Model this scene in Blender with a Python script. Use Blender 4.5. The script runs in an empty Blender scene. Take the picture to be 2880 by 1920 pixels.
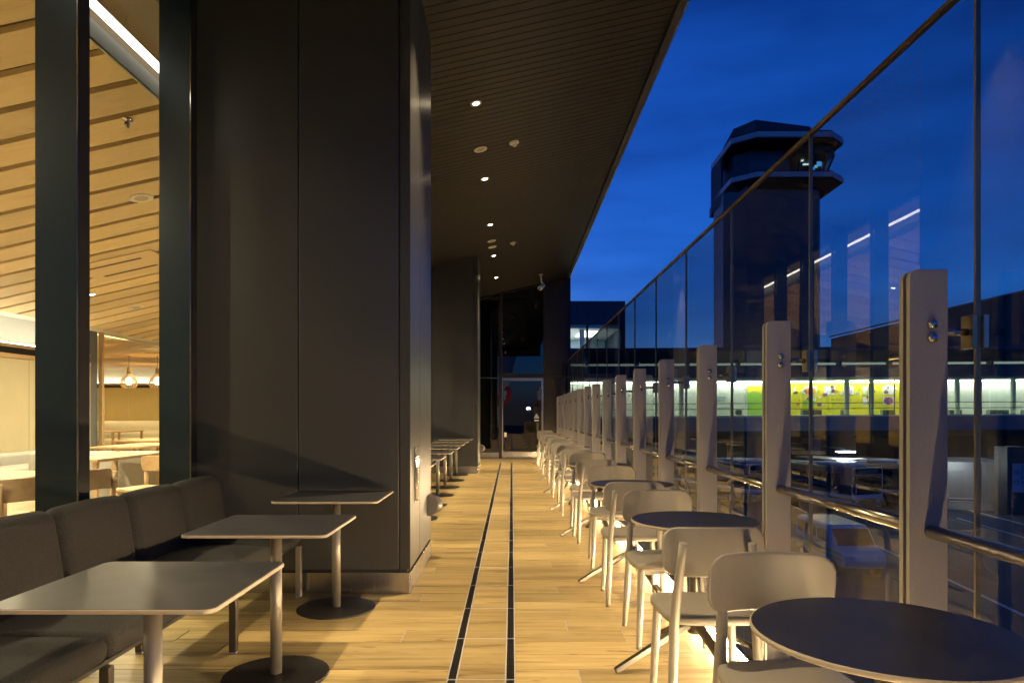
import bpy, math, random
from mathutils import Vector, Matrix
R = math.radians
random.seed(7)
scene = bpy.context.scene
col = scene.collection

# ------------------------------------------------------------------ camera
cam_d = bpy.data.cameras.new('camera')
cam = bpy.data.objects.new('camera', cam_d); col.objects.link(cam)
cam.location = (0, 0, 1.25); cam.rotation_euler = (R(90), 0, 0)
cam_d.lens = 24; cam_d.sensor_width = 36; cam_d.clip_start = 0.05; cam_d.clip_end = 3000
cam_d.shift_x = 0.0; cam_d.shift_y = 0.0694
scene.camera = cam

# ------------------------------------------------------------------ world: dusk sky
world = bpy.data.worlds.new('World'); scene.world = world; world.use_nodes = True
def build_world():
    nt = world.node_tree; N = nt.nodes; L = nt.links
    for n in list(N): N.remove(n)
    out = N.new('ShaderNodeOutputWorld'); bg = N.new('ShaderNodeBackground')
    sky = N.new('ShaderNodeTexSky'); sky.sky_type = 'NISHITA'; sky.sun_disc = False
    sky.sun_elevation = R(4); sky.sun_rotation = R(-20); sky.air_density = 1.0
    sky.dust_density = 0.2; sky.ozone_density = 7.0
    tint = N.new('ShaderNodeMix'); tint.data_type = 'RGBA'; tint.blend_type = 'MULTIPLY'
    tint.inputs['Factor'].default_value = 1.0
    tint.inputs[7].default_value = (1.3, 0.90, 1.45, 1)
    L.new(sky.outputs[0], tint.inputs[6])
    # thin dark cloud streaks
    tc = N.new('ShaderNodeTexCoord'); mp = N.new('ShaderNodeMapping')
    mp.inputs['Scale'].default_value = (1.2, 1.2, 5.5); mp.inputs['Rotation'].default_value = (0, R(14), 0)
    nz = N.new('ShaderNodeTexNoise'); nz.inputs['Scale'].default_value = 2.1
    nz.inputs['Detail'].default_value = 5; nz.inputs['Roughness'].default_value = 0.5
    rp = N.new('ShaderNodeValToRGB')
    rp.color_ramp.elements[0].position = 0.34; rp.color_ramp.elements[0].color = (0.62, 0.62, 0.66, 1)
    rp.color_ramp.elements[1].position = 0.62; rp.color_ramp.elements[1].color = (1.12, 1.12, 1.06, 1)
    mul = N.new('ShaderNodeMix'); mul.data_type = 'RGBA'; mul.blend_type = 'MULTIPLY'; mul.inputs['Factor'].default_value = 1.0
    L.new(tc.outputs['Generated'], mp.inputs[0]); L.new(mp.outputs[0], nz.inputs[0]); L.new(nz.outputs[0], rp.inputs[0])
    L.new(tint.outputs[2], mul.inputs[6]); L.new(rp.outputs[0], mul.inputs[7])
    L.new(mul.outputs[2], bg.inputs[0]); bg.inputs[1].default_value = SKY_STRENGTH
    L.new(bg.outputs[0], out.inputs[0])
SKY_STRENGTH = 0.15
build_world()

# ------------------------------------------------------------------ render settings
vs = scene.view_settings
vs.view_transform = 'Standard'; vs.look = 'None'; vs.exposure = 0.0; vs.gamma = 1.0; vs.use_curve_mapping = False
scene.render.engine = 'CYCLES'
cy = scene.cycles
cy.use_denoising = True
try: cy.denoiser = 'OPENIMAGEDENOISE'
except Exception: pass
cy.max_bounces = 7; cy.diffuse_bounces = 3; cy.glossy_bounces = 4; cy.transmission_bounces = 2; cy.transparent_max_bounces = 16
cy.use_adaptive_sampling = True; cy.adaptive_threshold = 0.02; cy.adaptive_min_samples = 16
cy.sample_clamp_indirect = 6.0; cy.caustics_reflective = False; cy.caustics_refractive = False
cy.blur_glossy = 0.3

# ------------------------------------------------------------------ materials
MATS = {}
def mat(name, color=(0.5,0.5,0.5), rough=0.5, metal=0.0, spec=0.5, noise=None, bump=None, emit=None, estr=0.0, coat=0.0):
    """noise=(scale, amount[, stretch xyz]) varies colour; bump=(scale, strength[, stretch])"""
    if name in MATS: return MATS[name]
    m = bpy.data.materials.new(name); m.use_nodes = True; MATS[name] = m
    nt = m.node_tree; N = nt.nodes; L = nt.links
    b = N['Principled BSDF']
    c = tuple(color) + (1,)
    b.inputs['Base Color'].default_value = c; b.inputs['Roughness'].default_value = rough
    b.inputs['Metallic'].default_value = metal; b.inputs['Specular IOR Level'].default_value = spec
    b.inputs['Coat Weight'].default_value = coat
    if emit is not None:
        b.inputs['Emission Color'].default_value = tuple(emit) + (1,); b.inputs['Emission Strength'].default_value = estr
    if noise or bump:
        tc = N.new('ShaderNodeTexCoord')
    if noise:
        sc, amt = noise[0], noise[1]; st = noise[2] if len(noise) > 2 else (1,1,1)
        mp = N.new('ShaderNodeMapping'); mp.inputs['Scale'].default_value = st
        nz = N.new('ShaderNodeTexNoise'); nz.inputs['Scale'].default_value = sc; nz.inputs['Detail'].default_value = 5
        nz.inputs['Roughness'].default_value = 0.6
        L.new(tc.outputs['Object'], mp.inputs[0]); L.new(mp.outputs[0], nz.inputs[0])
        rp = N.new('ShaderNodeValToRGB')
        rp.color_ramp.elements[0].position = 0.3; rp.color_ramp.elements[1].position = 0.7
        rp.color_ramp.elements[0].color = tuple(max(0, x*(1-amt)) for x in color) + (1,)
        rp.color_ramp.elements[1].color = tuple(min(1, x*(1+amt)) for x in color) + (1,)
        L.new(nz.outputs[0], rp.inputs[0]); L.new(rp.outputs[0], b.inputs['Base Color'])
        mr = N.new('ShaderNodeMapRange'); mr.inputs[3].default_value = max(0.02, rough*0.85); mr.inputs[4].default_value = min(1, rough*1.15)
        L.new(nz.outputs[0], mr.inputs[0]); L.new(mr.outputs[0], b.inputs['Roughness'])
    if bump:
        sc, s = bump[0], bump[1]; st = bump[2] if len(bump) > 2 else (1,1,1)
        mp2 = N.new('ShaderNodeMapping'); mp2.inputs['Scale'].default_value = st
        n2 = N.new('ShaderNodeTexNoise'); n2.inputs['Scale'].default_value = sc; n2.inputs['Detail'].default_value = 3
        L.new(tc.outputs['Object'], mp2.inputs[0]); L.new(mp2.outputs[0], n2.inputs[0])
        bp = N.new('ShaderNodeBump'); bp.inputs['Strength'].default_value = s; bp.inputs['Distance'].default_value = 0.01
        L.new(n2.outputs[0], bp.inputs['Height']); L.new(bp.outputs[0], b.inputs['Normal'])
    return m

def emat(name, color, strength):
    if name in MATS: return MATS[name]
    m = bpy.data.materials.new(name); m.use_nodes = True; MATS[name] = m
    N = m.node_tree.nodes; L = m.node_tree.links
    for n in list(N): N.remove(n)
    o = N.new('ShaderNodeOutputMaterial'); e = N.new('ShaderNodeEmission')
    e.inputs[0].default_value = tuple(color)+(1,); e.inputs[1].default_value = strength
    L.new(e.outputs[0], o.inputs[0]); return m

def glass(name, tint=(0.9,0.95,0.97), gain=1.6, ior=1.5, wavy=0.0, rough=0.0):
    """flat pane: transmission without bending, Fresnel mirror on the outer faces"""
    if name in MATS: return MATS[name]
    m = bpy.data.materials.new(name); m.use_nodes = True; MATS[name] = m
    N = m.node_tree.nodes; L = m.node_tree.links
    for n in list(N): N.remove(n)
    o = N.new('ShaderNodeOutputMaterial'); mx = N.new('ShaderNodeMixShader')
    t = N.new('ShaderNodeBsdfTransparent'); t.inputs[0].default_value = tuple(tint)+(1,)
    g = N.new('ShaderNodeBsdfGlossy'); g.inputs['Roughness'].default_value = rough
    g.inputs[0].default_value = (1,1,1,1)
    fr = N.new('ShaderNodeFresnel'); fr.inputs[0].default_value = ior
    gm = N.new('ShaderNodeNewGeometry'); inv = N.new('ShaderNodeMath'); inv.operation = 'SUBTRACT'; inv.inputs[0].default_value = 1
    L.new(gm.outputs['Backfacing'], inv.inputs[1])
    # two surfaces of one sheet: R = 2F / (1 + F)
    num = N.new('ShaderNodeMath'); num.operation = 'MULTIPLY'; num.inputs[1].default_value = 2.0*gain
    den = N.new('ShaderNodeMath'); den.operation = 'ADD'; den.inputs[1].default_value = 1.0
    m1 = N.new('ShaderNodeMath'); m1.operation = 'DIVIDE'; m1.use_clamp = True
    L.new(fr.outputs[0], num.inputs[0]); L.new(fr.outputs[0], den.inputs[0]); L.new(num.outputs[0], m1.inputs[0]); L.new(den.outputs[0], m1.inputs[1])
    m2 = N.new('ShaderNodeMath'); m2.operation = 'MULTIPLY'
    L.new(m1.outputs[0], m2.inputs[0]); L.new(inv.outputs[0], m2.inputs[1])
    L.new(m2.outputs[0], mx.inputs[0]); L.new(t.outputs[0], mx.inputs[1]); L.new(g.outputs[0], mx.inputs[2])
    if wavy:
        tc = N.new('ShaderNodeTexCoord'); mp = N.new('ShaderNodeMapping'); mp.inputs['Scale'].default_value = (1, 3.0, 0.35)
        nz = N.new('ShaderNodeTexNoise'); nz.inputs['Scale'].default_value = 2.2; nz.inputs['Detail'].default_value = 1
        bp = N.new('ShaderNodeBump'); bp.inputs['Strength'].default_value = wavy; bp.inputs['Distance'].default_value = 0.01
        L.new(tc.outputs['Object'], mp.inputs[0]); L.new(mp.outputs[0], nz.inputs[0]); L.new(nz.outputs[0], bp.inputs['Height'])
        L.new(bp.outputs[0], g.inputs['Normal'])
    L.new(mx.outputs[0], o.inputs[0]); return m

def wood(name, dark, mid, light, along='X', rough=0.45, scale=1.0, knots=True, bump=0.12):
    """grain along one axis; per-piece shift comes from the mesh attribute 'rnd'"""
    if name in MATS: return MATS[name]
    m = bpy.data.materials.new(name); m.use_nodes = True; MATS[name] = m
    N = m.node_tree.nodes; L = m.node_tree.links; b = N['Principled BSDF']
    tc = N.new('ShaderNodeTexCoord'); at = N.new('ShaderNodeAttribute'); at.attribute_name = 'rnd'
    sc = N.new('ShaderNodeVectorMath'); sc.operation = 'SCALE'; sc.inputs['Scale'].default_value = 37.0
    L.new(at.outputs['Vector'], sc.inputs[0])
    ad = N.new('ShaderNodeVectorMath'); ad.operation = 'ADD'
    L.new(tc.outputs['Object'], ad.inputs[0]); L.new(sc.outputs[0], ad.inputs[1])
    st = {'X': (1.3, 26, 26), 'Y': (26, 1.3, 26), 'Z': (26, 26, 1.3)}[along]
    mp = N.new('ShaderNodeMapping'); mp.inputs['Scale'].default_value = tuple(s*scale for s in st)
    L.new(ad.outputs[0], mp.inputs[0])
    n1 = N.new('ShaderNodeTexNoise'); n1.inputs['Scale'].default_value = 1.0; n1.inputs['Detail'].default_value = 5
    n1.inputs['Roughness'].default_value = 0.62; n1.inputs['Distortion'].default_value = 0.6
    L.new(mp.outputs[0], n1.inputs[0])
    st2 = {'X': (0.9, 5, 5), 'Y': (5, 0.9, 5), 'Z': (5, 5, 0.9)}[along]
    mp2 = N.new('ShaderNodeMapping'); mp2.inputs['Scale'].default_value = tuple(s*scale for s in st2)
    L.new(ad.outputs[0], mp2.inputs[0])
    n2 = N.new('ShaderNodeTexNoise'); n2.inputs['Scale'].default_value = 1.4; n2.inputs['Detail'].default_value = 3
    L.new(mp2.outputs[0], n2.inputs[0])
    mx = N.new('ShaderNodeMath'); mx.operation = 'MULTIPLY_ADD'; mx.inputs[1].default_value = 0.6
    L.new(n1.outputs[0], mx.inputs[0])
    ml = N.new('ShaderNodeMath'); ml.operation = 'MULTIPLY'; ml.inputs[1].default_value = 0.4
    L.new(n2.outputs[0], ml.inputs[0]); L.new(ml.outputs[0], mx.inputs[2])
    rp = N.new('ShaderNodeValToRGB'); e = rp.color_ramp.elements
    e[0].position = 0.30; e[0].color = tuple(dark)+(1,); e[1].position = 0.68; e[1].color = tuple(light)+(1,)
    k = e.new(0.45); k.color = tuple(mid)+(1,)
    L.new(mx.outputs[0], rp.inputs[0])
    src_col = rp.outputs[0]
    if knots:
        mp3 = N.new('ShaderNodeMapping'); mp3.inputs['Scale'].default_value = tuple(s_*scale for s_ in {'X': (2.2,14,14), 'Y': (14,2.2,14), 'Z': (14,14,2.2)}[along])
        L.new(ad.outputs[0], mp3.inputs[0])
        n3 = N.new('ShaderNodeTexNoise'); n3.inputs['Scale'].default_value = 1.3; n3.inputs['Detail'].default_value = 2; n3.inputs['Distortion'].default_value = 1.6
        L.new(mp3.outputs[0], n3.inputs[0])
        r3 = N.new('ShaderNodeValToRGB'); r3.color_ramp.elements[0].position = 0.62; r3.color_ramp.elements[0].color = (1,1,1,1)
        r3.color_ramp.elements[1].position = 0.76; r3.color_ramp.elements[1].color = (0.42,0.36,0.30,1)
        L.new(n3.outputs[0], r3.inputs[0])
        mk = N.new('ShaderNodeMix'); mk.data_type = 'RGBA'; mk.blend_type = 'MULTIPLY'; mk.inputs['Factor'].default_value = 1.0
        L.new(rp.outputs[0], mk.inputs[6]); L.new(r3.outputs[0], mk.inputs[7]); src_col = mk.outputs[2]
    # piece-to-piece brightness
    mr = N.new('ShaderNodeMapRange'); mr.inputs[3].default_value = 0.80; mr.inputs[4].default_value = 1.18
    L.new(at.outputs['Fac'], mr.inputs[0])
    vm = N.new('ShaderNodeVectorMath'); vm.operation = 'SCALE'
    L.new(src_col, vm.inputs[0]); L.new(mr.outputs[0], vm.inputs['Scale'])
    L.new(vm.outputs[0], b.inputs['Base Color'])
    b.inputs['Roughness'].default_value = rough
    if bump:
        bp = N.new('ShaderNodeBump'); bp.inputs['Strength'].default_value = bump; bp.inputs['Distance'].default_value = 0.003
        L.new(n1.outputs[0], bp.inputs['Height']); L.new(bp.outputs[0], b.inputs['Normal'])
    return m

WARM = (1.0, 0.70, 0.36)
M_floor   = wood('floor_wood_tile', (0.09,0.058,0.025), (0.36,0.255,0.102), (0.52,0.388,0.172), 'X', 0.40)
M_grout   = mat('grout', (0.46,0.41,0.33), 0.8)
M_ceilw   = wood('ceiling_wood', (0.50,0.36,0.165), (0.60,0.445,0.215), (0.66,0.50,0.26), 'X', 0.5, 0.6, knots=False, bump=0)
M_oak     = wood('oak', (0.45,0.28,0.13), (0.56,0.38,0.19), (0.62,0.44,0.24), 'Y', 0.45, 1.0, knots=False, bump=0)
M_panel   = mat('bronze_panel', (0.050,0.050,0.049), 0.33, 0.25, 0.5, bump=(1.1,0.10))
M_panel_lit  = mat('side_panel_lit', (0.066,0.063,0.058), 0.32, 0.3, 0.5, bump=(1.1,0.08))  # column panel metal made lighter: light falling on the side put into the colour
M_soffit  = mat('soffit_metal', (0.034,0.032,0.030), 0.45, 0.0, 0.08)
M_fascia  = mat('fascia_metal', (0.10,0.09,0.08), 0.42, 0.4)
M_fin     = mat('mullion_metal', (0.015,0.027,0.036), 0.28, 0.25, 0.5)
M_black   = mat('black_metal', (0.012,0.011,0.010), 0.45)
M_blackm  = mat('black_frame', (0.02,0.018,0.016), 0.35, 0.3)
M_steel   = mat('brushed_steel', (0.46,0.43,0.39), 0.26, 1.0, noise=(14,0.10,(6,6,0.4)))
M_post    = mat('bead_blasted_steel', (0.40,0.37,0.325), 0.42, 0.2, noise=(140,0.08))
M_postedge= mat('polished_edge', (0.55,0.47,0.36), 0.25, 1.0)
M_chrome  = mat('chrome', (0.75,0.70,0.62), 0.08, 1.0)
M_chair   = mat('chair_paint', (0.25,0.225,0.185), 0.42, 0.0, 0.5, noise=(5,0.09))
M_chairfoot = mat('chair_foot', (0.16,0.14,0.12), 0.6)
M_ttop    = mat('table_laminate', (0.016,0.015,0.018), 0.42, 0.0, 0.5, noise=(7,0.22))
M_tedge   = mat('table_edge', (0.34,0.28,0.20), 0.5)
M_tleg    = mat('bronze_tube', (0.085,0.075,0.062), 0.33, 0.7)
M_pole    = mat('grey_tube', (0.24,0.215,0.18), 0.42, 0.6)
M_disc    = mat('dark_disc', (0.035,0.033,0.032), 0.38, 0.4, noise=(40,0.12))
M_fabric  = mat('charcoal_weave', (0.032,0.030,0.028), 0.92, 0.0, 0.2, noise=(230,0.55), bump=(260,0.6))
M_sofa    = mat('grey_leather', (0.42,0.40,0.36), 0.5, noise=(8,0.06))
M_cream   = mat('cream_leather', (0.62,0.57,0.44), 0.45, noise=(6,0.05))
M_kerb    = mat('kerb_stone', (0.10,0.098,0.10), 0.6, noise=(160,0.22), bump=(220,0.15))
M_slot    = mat('drain_black', (0.012,0.012,0.013), 0.4, 0.6)
M_drain   = mat('drain_steel', (0.55,0.52,0.47), 0.35, 0.35)
M_glassr  = glass('rail_glass', (0.90,0.93,0.94), 1.0, 1.5, wavy=0.003)
M_glassw  = glass('window_glass', (0.95,0.97,0.96), 0.8, 1.5)
M_glasse  = glass('end_glass', (0.55,0.60,0.60), 1.15, 1.5, wavy=0.004)
M_glassf  = glass('far_glass', (0.95,0.97,0.92), 0.8, 1.5)
M_white   = mat('white_paint', (0.78,0.78,0.76), 0.45)
M_offw    = mat('offwhite_device', (0.62,0.57,0.48), 0.4)
M_wally   = mat('ochre_wall', (0.60,0.49,0.22), 0.7, noise=(3,0.04), bump=None)
M_wallb   = mat('beige_wall', (0.60,0.52,0.33), 0.7, noise=(3,0.04), bump=None)
M_wallw   = mat('cove_wall', (0.62,0.63,0.61), 0.7)
M_darkw   = mat('dark_wall', (0.035,0.033,0.032), 0.6)
M_ifloor  = mat('beige_floor', (0.44,0.36,0.24), 0.6, noise=(2,0.08))
M_led     = emat('led_warm', (1.0,0.73,0.40), 430.0)
M_cove    = emat('cove_light', (1.0,0.93,0.80), 5.0)
M_lamp    = emat('lamp_warm', (1.0,0.80,0.52), 40.0)
M_lampi   = emat('lamp_interior', (1.0,0.90,0.72), 14.0)
M_refl    = mat('reflector', (0.85,0.80,0.70), 0.12, 1.0)

# ------------------------------------------------------------------ mesh helpers
class MB:
    def __init__(s): s.v = []; s.f = []; s.sm = []
    def add(s, vs_, fs, smooth=False):
        o = len(s.v); s.v += [tuple(p) for p in vs_]
        for f in fs: s.f.append(tuple(i+o for i in f)); s.sm.append(smooth)
        return s
    def box(s, x0, x1, y0, y1, z0, z1):
        v = [(x0,y0,z0),(x1,y0,z0),(x1,y1,z0),(x0,y1,z0),(x0,y0,z1),(x1,y0,z1),(x1,y1,z1),(x0,y1,z1)]
        return s.add(v, [(0,3,2,1),(4,5,6,7),(0,1,5,4),(1,2,6,5),(2,3,7,6),(3,0,4,7)])
    def hexa(s, b, t):
        return s.add(list(b)+list(t), [(3,2,1,0),(4,5,6,7),(0,1,5,4),(1,2,6,5),(2,3,7,6),(3,0,4,7)])
    def prism(s, poly, z0, z1, smooth=False, axis='Z', scale1=None):
        n = len(poly)
        def pt(p, z):
            return {'Z': (p[0],p[1],z), 'Y': (p[0],z,p[1]), 'X': (z,p[0],p[1])}[axis]
        v = [pt(p,z0) for p in poly]+[pt(p,z1) for p in (scale1 or poly)]
        o = len(s.v); s.v += v
        a = sum(poly[i][0]*poly[(i+1)%n][1]-poly[(i+1)%n][0]*poly[i][1] for i in range(n))
        flip = (a < 0) ^ (axis == 'Y') ^ (z1 < z0)
        def F(f, sm):
            f = tuple(i+o for i in f); s.f.append(f[::-1] if flip else f); s.sm.append(sm)
        F(tuple(range(n))[::-1], False); F(tuple(range(n,2*n)), False)
        for i in range(n):
            j = (i+1)%n; F((i,j,n+j,n+i), smooth)
        return s
    def lathe(s, prof, n=24, c=(0,0,0), axis='Z', smooth=True, caps=True):
        v = []; m = len(prof)
        for i in range(n):
            a = 2*math.pi*i/n
            for (r,h) in prof:
                x, y = r*math.cos(a), r*math.sin(a)
                p = {'Z': (x,y,h), 'X': (h,x,y), 'Y': (y,h,x)}[axis]
                v.append((p[0]+c[0], p[1]+c[1], p[2]+c[2]))
        f = []
        for i in range(n):
            j = (i+1)%n
            for k in range(m-1): f.append((i*m+k, j*m+k, j*m+k+1, i*m+k+1))
        s.add(v, f, smooth)
        if caps:
            o = len(s.v)-len(v)
            if prof[0][0] > 1e-6: s.f.append(tuple(o+i*m for i in range(n))[::-1]); s.sm.append(False)
            if prof[-1][0] > 1e-6: s.f.append(tuple(o+i*m+m-1 for i in range(n))); s.sm.append(False)
        return s
    def tube(s, pts, rad, n=10, smooth=True, sec=None):
        """tube along a polyline, rad a number or list; sec = section polygon (unit)"""
        pts = [Vector(p) for p in pts]; k = len(pts)
        if not isinstance(rad, (list,tuple)): rad = [rad]*k
        sec = sec or [(math.cos(2*math.pi*i/n), math.sin(2*math.pi*i/n)) for i in range(n)]
        n = len(sec); v = []; up0 = None
        for i,p in enumerate(pts):
            d = (pts[min(i+1,k-1)]-pts[max(i-1,0)]).normalized()
            if up0 is None:
                ref = Vector((1,0,0)) if abs(d.x) < 0.8 else Vector((0,1,0))
            else: ref = up0
            a = (ref - d*ref.dot(d)).normalized(); b = d.cross(a); up0 = a
            for (x,y) in sec: v.append(p + a*x*rad[i] + b*y*rad[i])
        f = []
        for i in range(k-1):
            for j in range(n):
                q = (j+1)%n; f.append((i*n+j, i*n+q, (i+1)*n+q, (i+1)*n+j))
        s.add(v, f, smooth)
        o = len(s.v)-len(v)
        s.f.append(tuple(o+j for j in range(n))[::-1]); s.sm.append(False)
        s.f.append(tuple(o+(k-1)*n+j for j in range(n))); s.sm.append(False)
        return s
    def rbox(s, x0,x1,y0,y1,z0,z1, r, n=5, puff=0.0):
        """rounded box (soft cushion when puff > 0)"""
        hx,hy,hz = (x1-x0)/2,(y1-y0)/2,(z1-z0)/2; c = Vector(((x0+x1)/2,(y0+y1)/2,(z0+z1)/2))
        r = min(r,hx,hy,hz); idx = {}; v = []; f = []
        def coords(h):
            inner = h-r
            e = [math.tan((i/n)*math.pi/4)*r for i in range(n+1)]
            lo = [-(inner+x) for x in e[::-1]]; hi = [inner+x for x in e]
            midn = 4 if inner > 2*r else 1
            mid = [-inner+2*inner*i/(midn) for i in range(1,midn)]
            L_ = lo+mid+hi
            out = []
            for q in L_:
                if not out or abs(q-out[-1]) > 1e-7: out.append(q)
            return out
        X,Y,Z = coords(hx),coords(hy),coords(hz)
        def vert(p):
            key = tuple(round(a,6) for a in p)
            if key in idx: return idx[key]
            q = Vector(p); inn = Vector((max(-hx+r,min(hx-r,q.x)),max(-hy+r,min(hy-r,q.y)),max(-hz+r,min(hz-r,q.z))))
            d = q-inn
            w = inn + (d.normalized()*r if d.length > 1e-9 else Vector((0,0,0)))
            if puff:
                bx = 1-(w.x/hx)**2; by = 1-(w.y/hy)**2; bz = 1-(w.z/hz)**2
                if abs(w.z) > hz*0.4: w.z += math.copysign(puff*max(0,bx)**0.7*max(0,by)**0.7, w.z)
                if abs(w.x) > hx*0.6 and hx < hy and hx < hz: w.x += math.copysign(puff*max(0,by)**.7*max(0,bz)**.7, w.x)
            idx[key] = len(v); v.append(tuple(w+c)); return idx[key]
        def face(A,B,fn,flip):
            for i in range(len(A)-1):
                for j in range(len(B)-1):
                    q = [vert(fn(A[i],B[j])),vert(fn(A[i+1],B[j])),vert(fn(A[i+1],B[j+1])),vert(fn(A[i],B[j+1]))]
                    f.append(tuple(q[::-1] if flip else q))
        face(X,Y,lambda a,b:(a,b,hz),False); face(X,Y,lambda a,b:(a,b,-hz),True)
        face(X,Z,lambda a,b:(a,-hy,b),False); face(X,Z,lambda a,b:(a,hy,b),True)
        face(Y,Z,lambda a,b:(hx,a,b),False); face(Y,Z,lambda a,b:(-hx,a,b),True)
        return s.add(v,f,True)
    def xf(s, m):
        s.v = [tuple(m @ Vector(p)) for p in s.v]; return s
    def mesh(s, name, m, rnd=None):
        me = bpy.data.meshes.new(name); me.from_pydata(s.v, [], s.f)
        me.polygons.foreach_set('use_smooth', s.sm); me.update()
        if m: me.materials.append(m)
        if rnd is not None:
            at = me.attributes.new('rnd', 'FLOAT', 'FACE')
            at.data.foreach_set('value', rnd if isinstance(rnd, list) else [rnd]*len(s.f))
        return me
    def build(s, name, m, parent=None, rnd=None, bevel=0):
        o = bpy.data.objects.new(name, s.mesh(name, m, rnd)); col.objects.link(o)
        if parent: o.parent = parent
        if bevel: bev(o, bevel)
        return o

def bev(o, w, seg=2):
    b = o.modifiers.new('bevel', 'BEVEL'); b.width = w; b.segments = seg; b.limit_method = 'ANGLE'; b.angle_limit = R(40)
    b.harden_normals = False
    return o
def link(name, me, parent=None, loc=None):
    o = bpy.data.objects.new(name, me); col.objects.link(o)
    if parent: o.parent = parent
    if loc: o.location = loc
    return o
def tag(o, label=None, cat=None, group=None, kind=None):
    if label: o['label'] = label
    if cat: o['category'] = cat
    if group: o['group'] = group
    if kind: o['kind'] = kind
    return o
def empty(name, loc=(0,0,0), rz=0, label=None, cat=None, group=None, kind=None):
    o = bpy.data.objects.new(name, None); col.objects.link(o); o.empty_display_size = 0.1
    o.location = loc; o.rotation_euler = (0,0,rz)
    return tag(o, label, cat, group, kind)
def kids(o): return [c for c in bpy.data.objects if c.parent == o]
def copy_tree(o, parent=None, loc=None, rz=None, label=None):
    c = o.copy(); col.objects.link(c); c.parent = parent
    if loc is not None: c.location = loc
    if rz is not None: c.rotation_euler = (0,0,rz)
    if label: c['label'] = label
    for ch in CH.get(o.name) or kids(o): copy_tree(ch, c)
    return c
CH = {}
def add_light(name, kind, loc, energy, color, parent=None, **kw):
    d = bpy.data.lights.new(name, kind); d.energy = energy; d.color = color
    for k,v in kw.items(): setattr(d, k, v)
    o = bpy.data.objects.new(name, d); col.objects.link(o); o.location = loc
    if parent: o.parent = parent
    return o
def rrect(x0,x1,y0,y1,r,n=5):
    p = []
    for cx,cy_,a0 in ((x1-r,y0+r,-90),(x1-r,y1-r,0),(x0+r,y1-r,90),(x0+r,y0+r,180)):
        for i in range(n+1):
            a = R(a0+90*i/n); p.append((cx+r*math.cos(a), cy_+r*math.sin(a)))
    return p
FONT_CACHE = {}
def text_mb(txt, size, align='LEFT', spacing=1.0):
    cu = bpy.data.curves.new('lettering', 'FONT'); cu.body = txt; cu.size = size; cu.align_x = align
    cu.space_character = spacing; cu.resolution_u = 3
    o = bpy.data.objects.new('lettering', cu); col.objects.link(o)
    dg = bpy.context.evaluated_depsgraph_get(); me = bpy.data.meshes.new_from_object(o.evaluated_get(dg))
    mb = MB(); mb.add([tuple(v.co) for v in me.vertices], [tuple(p.vertices) for p in me.polygons])
    bpy.data.objects.remove(o); bpy.data.meshes.remove(me); bpy.data.curves.remove(cu)
    return mb
def facing_cam(x, y, z):   # text plane XY -> XZ plane looking towards -Y
    return Matrix.Translation((x,y,z)) @ Matrix.Rotation(R(90),4,'X')

H_SOF = lambda x: 4.64 + 0.225*x          # underside of canopy and roof
YEND = 18.9
GZ = -5.2                                # apron level below the terrace
ORD = ['first','second','third','fourth','fifth','sixth','seventh','eighth','ninth','tenth','eleventh','twelfth',
       'thirteenth','fourteenth','fifteenth','sixteenth','seventeenth']

# ================================================================== GROUND
MB().box(-400,900,-300,900,GZ-0.1,GZ).build('ground', mat('asphalt',(0.05,0.05,0.052),0.75,noise=(0.6,0.25),bump=(40,0.2)))['kind'] = 'structure'

# ================================================================== TERRACE FLOOR
floor = MB().box(-2.30,1.56,-4,YEND,-0.35,-0.0025).build('floor', M_grout); floor['kind'] = 'structure'
TL, TW, G = 1.24, 0.2, 0.003
def tile_row(idx):
    y0 = 3.93+TW*idx; ph = 0.32+0.31*((-idx) % 4); rows = []
    x = ph-TL*4
    while x < 1.2:
        a, b = max(x,-2.30), min(x+TL,1.145)
        if b-a > 0.01: rows.append((a,b,y0,y0+TW))
        x += TL
    return rows
DR = [(-0.3045,-0.2595),(-0.0305,0.0145)]      # the two drain slots
def cut(a,b):
    segs = [(a,b)]
    for (d0,d1) in DR:
        out = []
        for (p,q) in segs:
            if q <= d0 or p >= d1: out.append((p,q)); continue
            if p < d0: out.append((p,d0))
            if q > d1: out.append((d1,q))
        segs = out
    return [s for s in segs if s[1]-s[0] > 0.012]
far_v = MB(); far_r = []
for idx in range(-30, 75):
    y0 = 3.93+TW*idx
    if y0 > YEND-0.02: break
    for (a,b,ya,yb) in tile_row(idx):
        rn = random.random(); yb2 = min(yb, YEND)
        segs = cut(a,b) if ya < 16.85 else [(a,b)]
        segs = [q for q in segs if not (DR[0][1]-1e-6 <= q[0] and q[1] <= DR[1][0]+1e-6)]
        if not segs: continue
        near = 2.6 < ya < 8.2
        t = MB() if near else far_v
        n0 = len(t.f)
        for (p,q) in segs:
            t.box(p+G*1.1, q-G*1.1, ya+G*0.7, yb2-G*0.7, -0.0022, 0.0+random.uniform(-0.0004,0.0004))
        if near: t.build('tile', M_floor, floor, rnd=rn)
        else: far_r += [rn]*(len(far_v.f)-n0)
ft = far_v.build('tile_field', M_floor, floor, rnd=far_r); ft['kind'] = 'stuff'

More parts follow.
